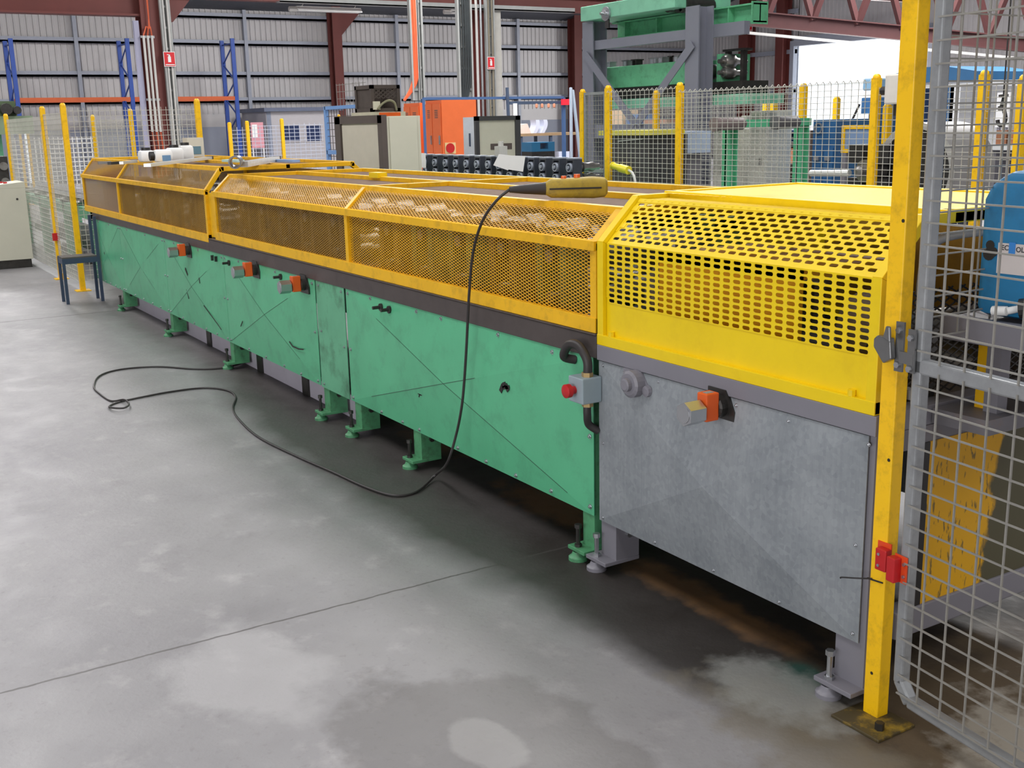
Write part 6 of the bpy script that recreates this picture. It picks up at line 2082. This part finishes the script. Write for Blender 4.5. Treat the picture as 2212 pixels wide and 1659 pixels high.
# blue press cabinets and the yellow framed screen
BLU = mat('machine_blue_paint', (46, 100, 152), 0.45, var=0.1, dirt=(40, 60, 90), dirt_amt=0.5)
bb3 = pbox(1752, 258, 1808, 400, 9.5, 0.9, 0.0)
BM = thing('blue_press_cabinet', 'blue machine cabinet with small handles behind the fence, right of the roller frame', 'cabinet', ((bb3[0] + bb3[3]) / 2, 9.9, 0))
MB().box(*bb3).build('body', BLU, BM)
xm_ = (bb3[0] + bb3[3]) / 2
for a, c in ((bb3[0] + 0.03, xm_ - 0.02), (xm_ + 0.02, bb3[3] - 0.03)):
    d = MB().box(a, 9.48, 0.1, c, 9.5, bb3[5] * 0.75).build('door', BLU, BM)
    MB().box(c - 0.12, 9.45, 0.95, c - 0.03, 9.48, 1.0).build('handle', STEEL, d)
hq = P(1767, 277, 'y', 9.47)
m = MB()
A = m.ring((hq.x, 9.47, hq.z), (0, 1, 0), 0.075, 18); B = m.ring((hq.x, 9.49, hq.z), (0, 1, 0), 0.075, 18); C_ = m.ring((hq.x, 9.49, hq.z), (0, 1, 0), 0.055, 18); D_ = m.ring((hq.x, 9.47, hq.z), (0, 1, 0), 0.055, 18)
m.loft([A, B, C_, D_, A], False)
m.build('gauge_ring', STEEL, BM)
bb4 = pbox(1812, 262, 1860, 400, 11.0, 1.0, 0.0)
tag(MB().box(*bb4).build('blue_machine_body', BLU), 'dark blue machine body behind the yellow-framed guard screen', 'machine')
bq = pbox(1816, 270, 1888, 330, 8.6, 0.05)
YS_ = thing('guard_screen', 'clear guard screen in a square yellow frame, left of the junction box', 'screen', ((bq[0] + bq[3]) / 2, 8.6, 0))
f = MB()
t_ = 0.045
f.box(bq[0], 8.6, bq[2], bq[3], 8.64, bq[2] + t_); f.box(bq[0], 8.6, bq[5] - t_, bq[3], 8.64, bq[5])
f.box(bq[0], 8.6, bq[2] + t_, bq[0] + t_, 8.64, bq[5] - t_); f.box(bq[3] - t_, 8.6, bq[2] + t_, bq[3], 8.64, bq[5] - t_)
f.build('frame', YEL_POST, YS_)
CLR = bpy.data.materials.new('clear_sheet')
CLR.use_nodes = True
_b = CLR.node_tree.nodes['Principled BSDF']
_b.inputs['Base Color'].default_value = lin((150, 176, 214)) + (1,)
_b.inputs['Roughness'].default_value = 0.08
_b.inputs['Alpha'].default_value = 0.55
MB().box(bq[0] + t_, 8.615, bq[2] + t_, bq[3] - t_, 8.625, bq[5] - t_).build('clear_sheet', CLR, YS_)
for x in (bq[0] + 0.05, bq[3] - 0.05):
    MB().box(x - 0.03, 8.6, 0, x + 0.03, 8.66, bq[2]).build('leg', GREY_PAINT, YS_)
# decoiler
dq = P(1858, 370, 'y', 6.6)
DC = thing('decoiler', 'black decoiler drum with a steel hub and a wide pale coil behind the fence', 'decoiler', (dq.x, 6.8, 0))
m = MB()
m.lathe((dq.x, 6.55, dq.z), (0, 1, 0), [(0, 0.02), (0.02, 0.055), (0.10, 0.055), (0.102, 0.11), (0.30, 0.13)], 20)
m.build('hub', ROLL_STEEL, DC, smooth=True)
m = MB()
for k in range(4):
    a = math.pi / 4 + k * math.pi / 2
    c = Vector((dq.x + 0.23 * math.cos(a), 6.75, dq.z + 0.23 * math.sin(a)))
    m.box(c.x - 0.09, 6.7, c.z - 0.09, c.x + 0.09, 7.0, c.z + 0.09)
m.build('expander_arm', BLACK, DC)
m = MB()
o, i = 0.46, 0.40
ccx = dq.x + 0.40
A = m.ring((ccx, 6.9, dq.z), (0, 1, 0), o, 36); B = m.ring((ccx, 7.5, dq.z), (0, 1, 0), o, 36); C_ = m.ring((ccx, 7.5, dq.z), (0, 1, 0), i, 36); D_ = m.ring((ccx, 6.9, dq.z), (0, 1, 0), i, 36)
m.loft([A, B, C_, D_, A], False)
m.build('steel_coil', mat('coil_steel', (176, 174, 172), 0.4, metal=0.4), DC, smooth=True)
m = MB()
m.cyl((ccx, 6.92, dq.z), (ccx, 7.5, dq.z), 0.398, 32)
m.build('coil_core', BLACK, DC, smooth=True)
MB().box(dq.x - 0.12, 7.0, 0, dq.x + 0.55, 7.6, dq.z - 0.47).build('pedestal', BLUE_STEEL, DC)
MB().cyl(P(1752, 374, 'y', 6.7), P(1835, 374, 'y', 6.7), 0.035, 10).build('feed_bar', mat('pale_bar_steel', (190, 192, 188), 0.35, metal=0.3), DC)
# white junction box on the post
jb = pbox(1908, 158, 1950, 226, yf - 0.05, 0.14)
JB = thing('junction_box', 'white plastic junction box fixed to a yellow fence post, left of the foreground post', 'junction box', (jb[0], jb[1], jb[2]))
MB().box(jb[0], jb[1], jb[2], jb[3], jb[4], jb[5]).build('box', mat('ivory_plastic', (222, 216, 208), 0.45), JB, bevel=0.015)
m = MB()
m.cyl((jb[0], yf - 0.01, (jb[2] + jb[5]) / 2 - 0.01), (jb[0] - 0.05, yf - 0.01, (jb[2] + jb[5]) / 2 - 0.01), 0.035, 10)
m.build('gland', BLACK, JB, smooth=True)
MB().box(jb[3] - 0.09, yf - 0.03, jb[2] - 0.09, jb[3] - 0.03, yf + 0.03, jb[2]).build('isolator', BLACK, JB)
# distant posts
for (px, py, yv, lab) in ((1808, 210, 12.0, 'yellow post in front of the bright doorway, right of the green roller frame'), (1655, 217, 12.5, 'yellow post just showing above the tallest pale cabinet'), (1672, 218, 11.0, 'brownish yellow post seen under the right dark roller'), (1918, 225, 10.0, 'short yellow post under the white junction box')):
    q = P(px, py, 'y', yv)
    post(q.x, yv, q.z, lab, w=0.085)
# tall blue and white machine in the doorway light
WH = mat('white_machine_enamel', (226, 228, 230), 0.45, var=0.03)
tb0 = pbox(1859, 168, 1900, 262, 15.0, 1.2)
TM = thing('tall_blue_machine', 'tall blue and white machine tower in front of the bright doorway', 'machine', ((tb0[0] + tb0[3]) / 2, 15.6, 0))
hgt = tb0[5] - tb0[2]
MB().box(tb0[0], 15, tb0[2] + hgt * 0.72, tb0[3], 16.2, tb0[5]).build('head', mat('pale_blue_head', (120, 160, 190), 0.5), TM, bevel=0.03)
MB().box(tb0[0] + 0.03, 15, tb0[2] + hgt * 0.55, tb0[3], 16.2, tb0[2] + hgt * 0.72).build('white_band', WH, TM)
MB().box(tb0[0], 15, tb0[2] + hgt * 0.18, tb0[3], 16.2, tb0[2] + hgt * 0.55).build('body', BLU, TM)
MB().box(tb0[0] + 0.1, 15.1, 0, tb0[3], 16.1, tb0[2] + hgt * 0.18).build('base', BLUE_STEEL, TM)
MB().bar(P(1857, 225, 'y', 14.9), P(1838, 265, 'y', 14.9), 0.03, 0.03).build('stay', DARK_STEEL, TM)
# large blue press behind the gate post
bp0 = pbox(1912, 138, 2112, 182, 18.0, 2.0)
BP = thing('blue_press', 'large blue press with pale uprights behind the foreground gate post', 'press', ((bp0[0] + bp0[3]) / 2, 19, 0))
m = MB()
hp = bp0[5] - bp0[2]
m.prism([(bp0[0], bp0[2]), (bp0[3], bp0[2]), (bp0[3], bp0[2] + hp * 0.55), (bp0[3] - 0.8, bp0[5]), (bp0[0] + 1.0, bp0[5]), (bp0[0], bp0[2] + hp * 0.6)], 18, 20, 'y')
m.build('crown', mat('press_blue', (48, 104, 150), 0.5, var=0.05), BP)
MB().box(bp0[0], 18.1, bp0[2] - 0.12, bp0[3], 19.9, bp0[2]).build('pale_band', WH, BP)
for px in (1930, 2050, 2064):
    x = P(px, 200, 'y', 18.1).x
    MB().box(x - 0.12, 18.1, 0, x + 0.12, 19.8, bp0[2] - 0.12).build('upright', WH if px == 2064 else BLU, BP)
MB().box(P(1935, 300, 'y', 18.1).x, 18.1, 0, P(2060, 300, 'y', 18.1).x, 19.8, 1.0).build('bed', BLU, BP)
wq = pbox(2078, 246, 2110, 284, 22.0, 0.1)
tag(MB().box(wq[0], wq[1], 0, wq[3], wq[4], wq[5]).build('white_screen', WH), 'bright white screen behind the far fence, left of the yellow post behind the can', 'screen')
# white board with a crane hook in front
hb0 = pbox(2149, 199, 2182, 275, 18.0, 0.08)
WBD = thing('white_board', 'white board on legs behind the dark crane hook', 'board', ((hb0[0] + hb0[3]) / 2, 18.0, 0))
MB().box(*hb0).build('board', PAPER, WBD)
for x in (hb0[0] + 0.06, hb0[3] - 0.06):
    MB().box(x - 0.03, 18.02, 0, x + 0.03, 18.06, hb0[2]).build('leg', GREY_PAINT, WBD)
yh = 13.0
CH = thing('crane_hook', 'dark crane hook hanging in front of the white board at the right', 'crane hook', (P(2168, 230, 'y', yh).x, yh, 2.0))
def hk(px, py):
    return P(px, py, 'y', yh)
m = MB()
m.tube(spline([hk(2168, 236), hk(2171, 246), hk(2172, 258), hk(2168, 268), hk(2161, 271), hk(2156, 266), hk(2155, 259)], 6), 0.03, 8, taper=None)
m.build('hook', DARK_STEEL, CH, smooth=True)
m = MB()
m.cyl(hk(2165, 229), hk(2165, 238), 0.06, 8)
m.build('swivel', DARK_STEEL, CH)
m = MB()
for a, c in (((2162, 230), (2168, 208)), ((2168, 230), (2169, 208))):
    m.bar(hk(*a), hk(*c), 0.02, 0.03)
m.cyl(hk(2168, 204), hk(2168, 210), 0.07, 8)
tp_ = hk(2168, 204)
m.cyl(tp_, Vector((tp_.x, tp_.y, ROOF_Z)), 0.012, 6)
m.build('hoist_rope', DARK_STEEL, CH)
# gas cylinders
GC = mat('cylinder_green', (96, 150, 116), 0.4, var=0.06)
xg = [P(px, 360, 'y', 7.6).x for px in (2040, 2068, 2088)]
g0 = None
for i, (px, py) in enumerate(((2040, 333), (2068, 338), (2088, 340))):
    q = P(px, py, 'y', 9.5)
    if i == 0:
        g0 = thing('gas_cylinder', 'green gas cylinder seen through the gate, leftmost of three', 'gas cylinder', (q.x, 9.5, 0), 'gas cylinders behind the fence')
        m = MB()
        m.lathe((q.x, 9.5, 0), (0, 0, 1), [(0, 0.065), (q.z - 0.14, 0.065), (q.z - 0.07, 0.055), (q.z - 0.03, 0.035), (q.z, 0.03)], 18)
        m.build('body', GC, g0, smooth=True)
        m = MB()
        m.cyl((q.x, 9.5, q.z), (q.x, 9.5, q.z + 0.05), 0.02, 8)
        m.build('valve', BRASS, g0)
    else:
        dup(g0, (q.x, 9.5, 0), ('', 'green gas cylinder seen through the gate, middle of three', 'green gas cylinder seen through the gate, rightmost, next to the yellow post')[i])
ps_ = pbox(2140, 322, 2195, 352, 10.5, 0.4)
PS = thing('parts_table', 'pale table with brown boxes behind the blue can', 'table', ((ps_[0] + ps_[3]) / 2, 9.7, 0))
MB().box(ps_[0] - 0.1, 10.5, ps_[2] + 0.16, ps_[3] + 0.3, 11.1, ps_[2] + 0.22).build('table_top', WH, PS)
for x in (ps_[0], ps_[3] + 0.2):
    MB().box(x - 0.03, 10.55, 0, x + 0.03, 11.05, ps_[2] + 0.16).build('leg', GREY_PAINT, PS)
for (a, c, m_, lab) in ((2150, 2172, mat('brown_box', (150, 100, 70), 0.7), 'brown box on the pale table behind the blue can'), (2176, 2196, mat('rust_box', (170, 110, 80), 0.7), 'rust-coloured box on the pale table at the right picture edge')):
    x0_, x1_ = P(a, 320, 'y', 10.6).x, P(c, 320, 'y', 10.6).x
    tag(MB().box(x0_, 10.6, ps_[2] + 0.222, x1_, 10.9, ps_[2] + 0.40).build('box', m_), lab, 'box')
# overhead beam sloping across the right-hand bay
ba, bbq = P(1560, 34, 'y', 17.0), P(2230, 98, 'y', 24.0)
m = MB()
ibeam(m, ba, bbq, 0.35, 0.2, 0.03)
struct(m.build('beam_runway', TRUSS_STEEL))
m = MB()
for i in range(14):
    a_, c_ = ba.lerp(bbq, i / 14), ba.lerp(bbq, (i + 1) / 14)
    up_ = Vector((0, 0, 1.7))
    m.bar(a_ + (up_ if i % 2 else Vector((0, 0, 0.1))), c_ + (Vector((0, 0, 0.1)) if i % 2 else up_), 0.1, 0.16, (0, 1, 0))
m.bar(ba + Vector((0, 0, 1.75)), bbq + Vector((0, 0, 1.75)), 0.16, 0.2)
struct(m.build('beam_truss', TRUSS_STEEL))
SR = thing('parts_shelving', 'brown shelving with mixed parts behind the fence, between the roller frame legs', 'shelving', (P(1690, 300, 'y', 12.2).x, 12.2, 0))
sxa, sxb = P(1640, 300, 'y', 12.2).x, P(1748, 300, 'y', 12.2).x
szt_ = P(1690, 282, 'y', 12.2).z
for x in (sxa, sxb):
    MB().box(x - 0.03, 12.2, 0, x + 0.03, 12.7, szt_).build('upright', BROWN, SR)
MB().box(sxa, 12.66, 0.05, sxb, 12.7, szt_ - 0.02).build('back_panel', mat('dusty_brown_panel', (128, 112, 104), 0.7, var=0.2, scale=4), SR)
for z in (0.35, 0.75, 1.1, szt_ - 0.03):
    MB().box(sxa + 0.03, 12.2, z - 0.02, sxb - 0.03, 12.66, z).build('shelf_board', BROWN, SR)
cl_ = (mat('grey_parts_box', (150, 146, 148), 0.6), mat('rust_box', (170, 110, 80), 0.7), BLU_ if 'BLU_' in globals() else mat('box_blue', (70, 96, 150), 0.5), CARD)
k_ = 0
for z in (0.75, 1.1):
    x = sxa + 0.15
    while x < sxb - 0.5:
        w_, h_ = 0.32 + 0.1 * (k_ % 3), 0.16 + 0.05 * ((k_ * 2) % 3)
        tag(MB().box(x, 12.25, z + 0.001, x + w_, 12.6, z + h_).build('parts_box', cl_[k_ % 4]), ('grey', 'rust-brown', 'blue', 'pale')[k_ % 4] + ' box on the ' + ('lower' if z < 1 else 'upper') + ' shelf of the brown parts shelving, ' + ords[int((x - sxa) / 0.4)] + ' from the left', 'box', 'boxes on the parts shelving')
        x += w_ + 0.12; k_ += 1
m = MB()
m.bar(ba + Vector((0, -0.2, -0.33)), bbq + Vector((0, -0.2, -0.33)), 0.1, 0.06)
struct(m.build('trim_conduit', PALE))
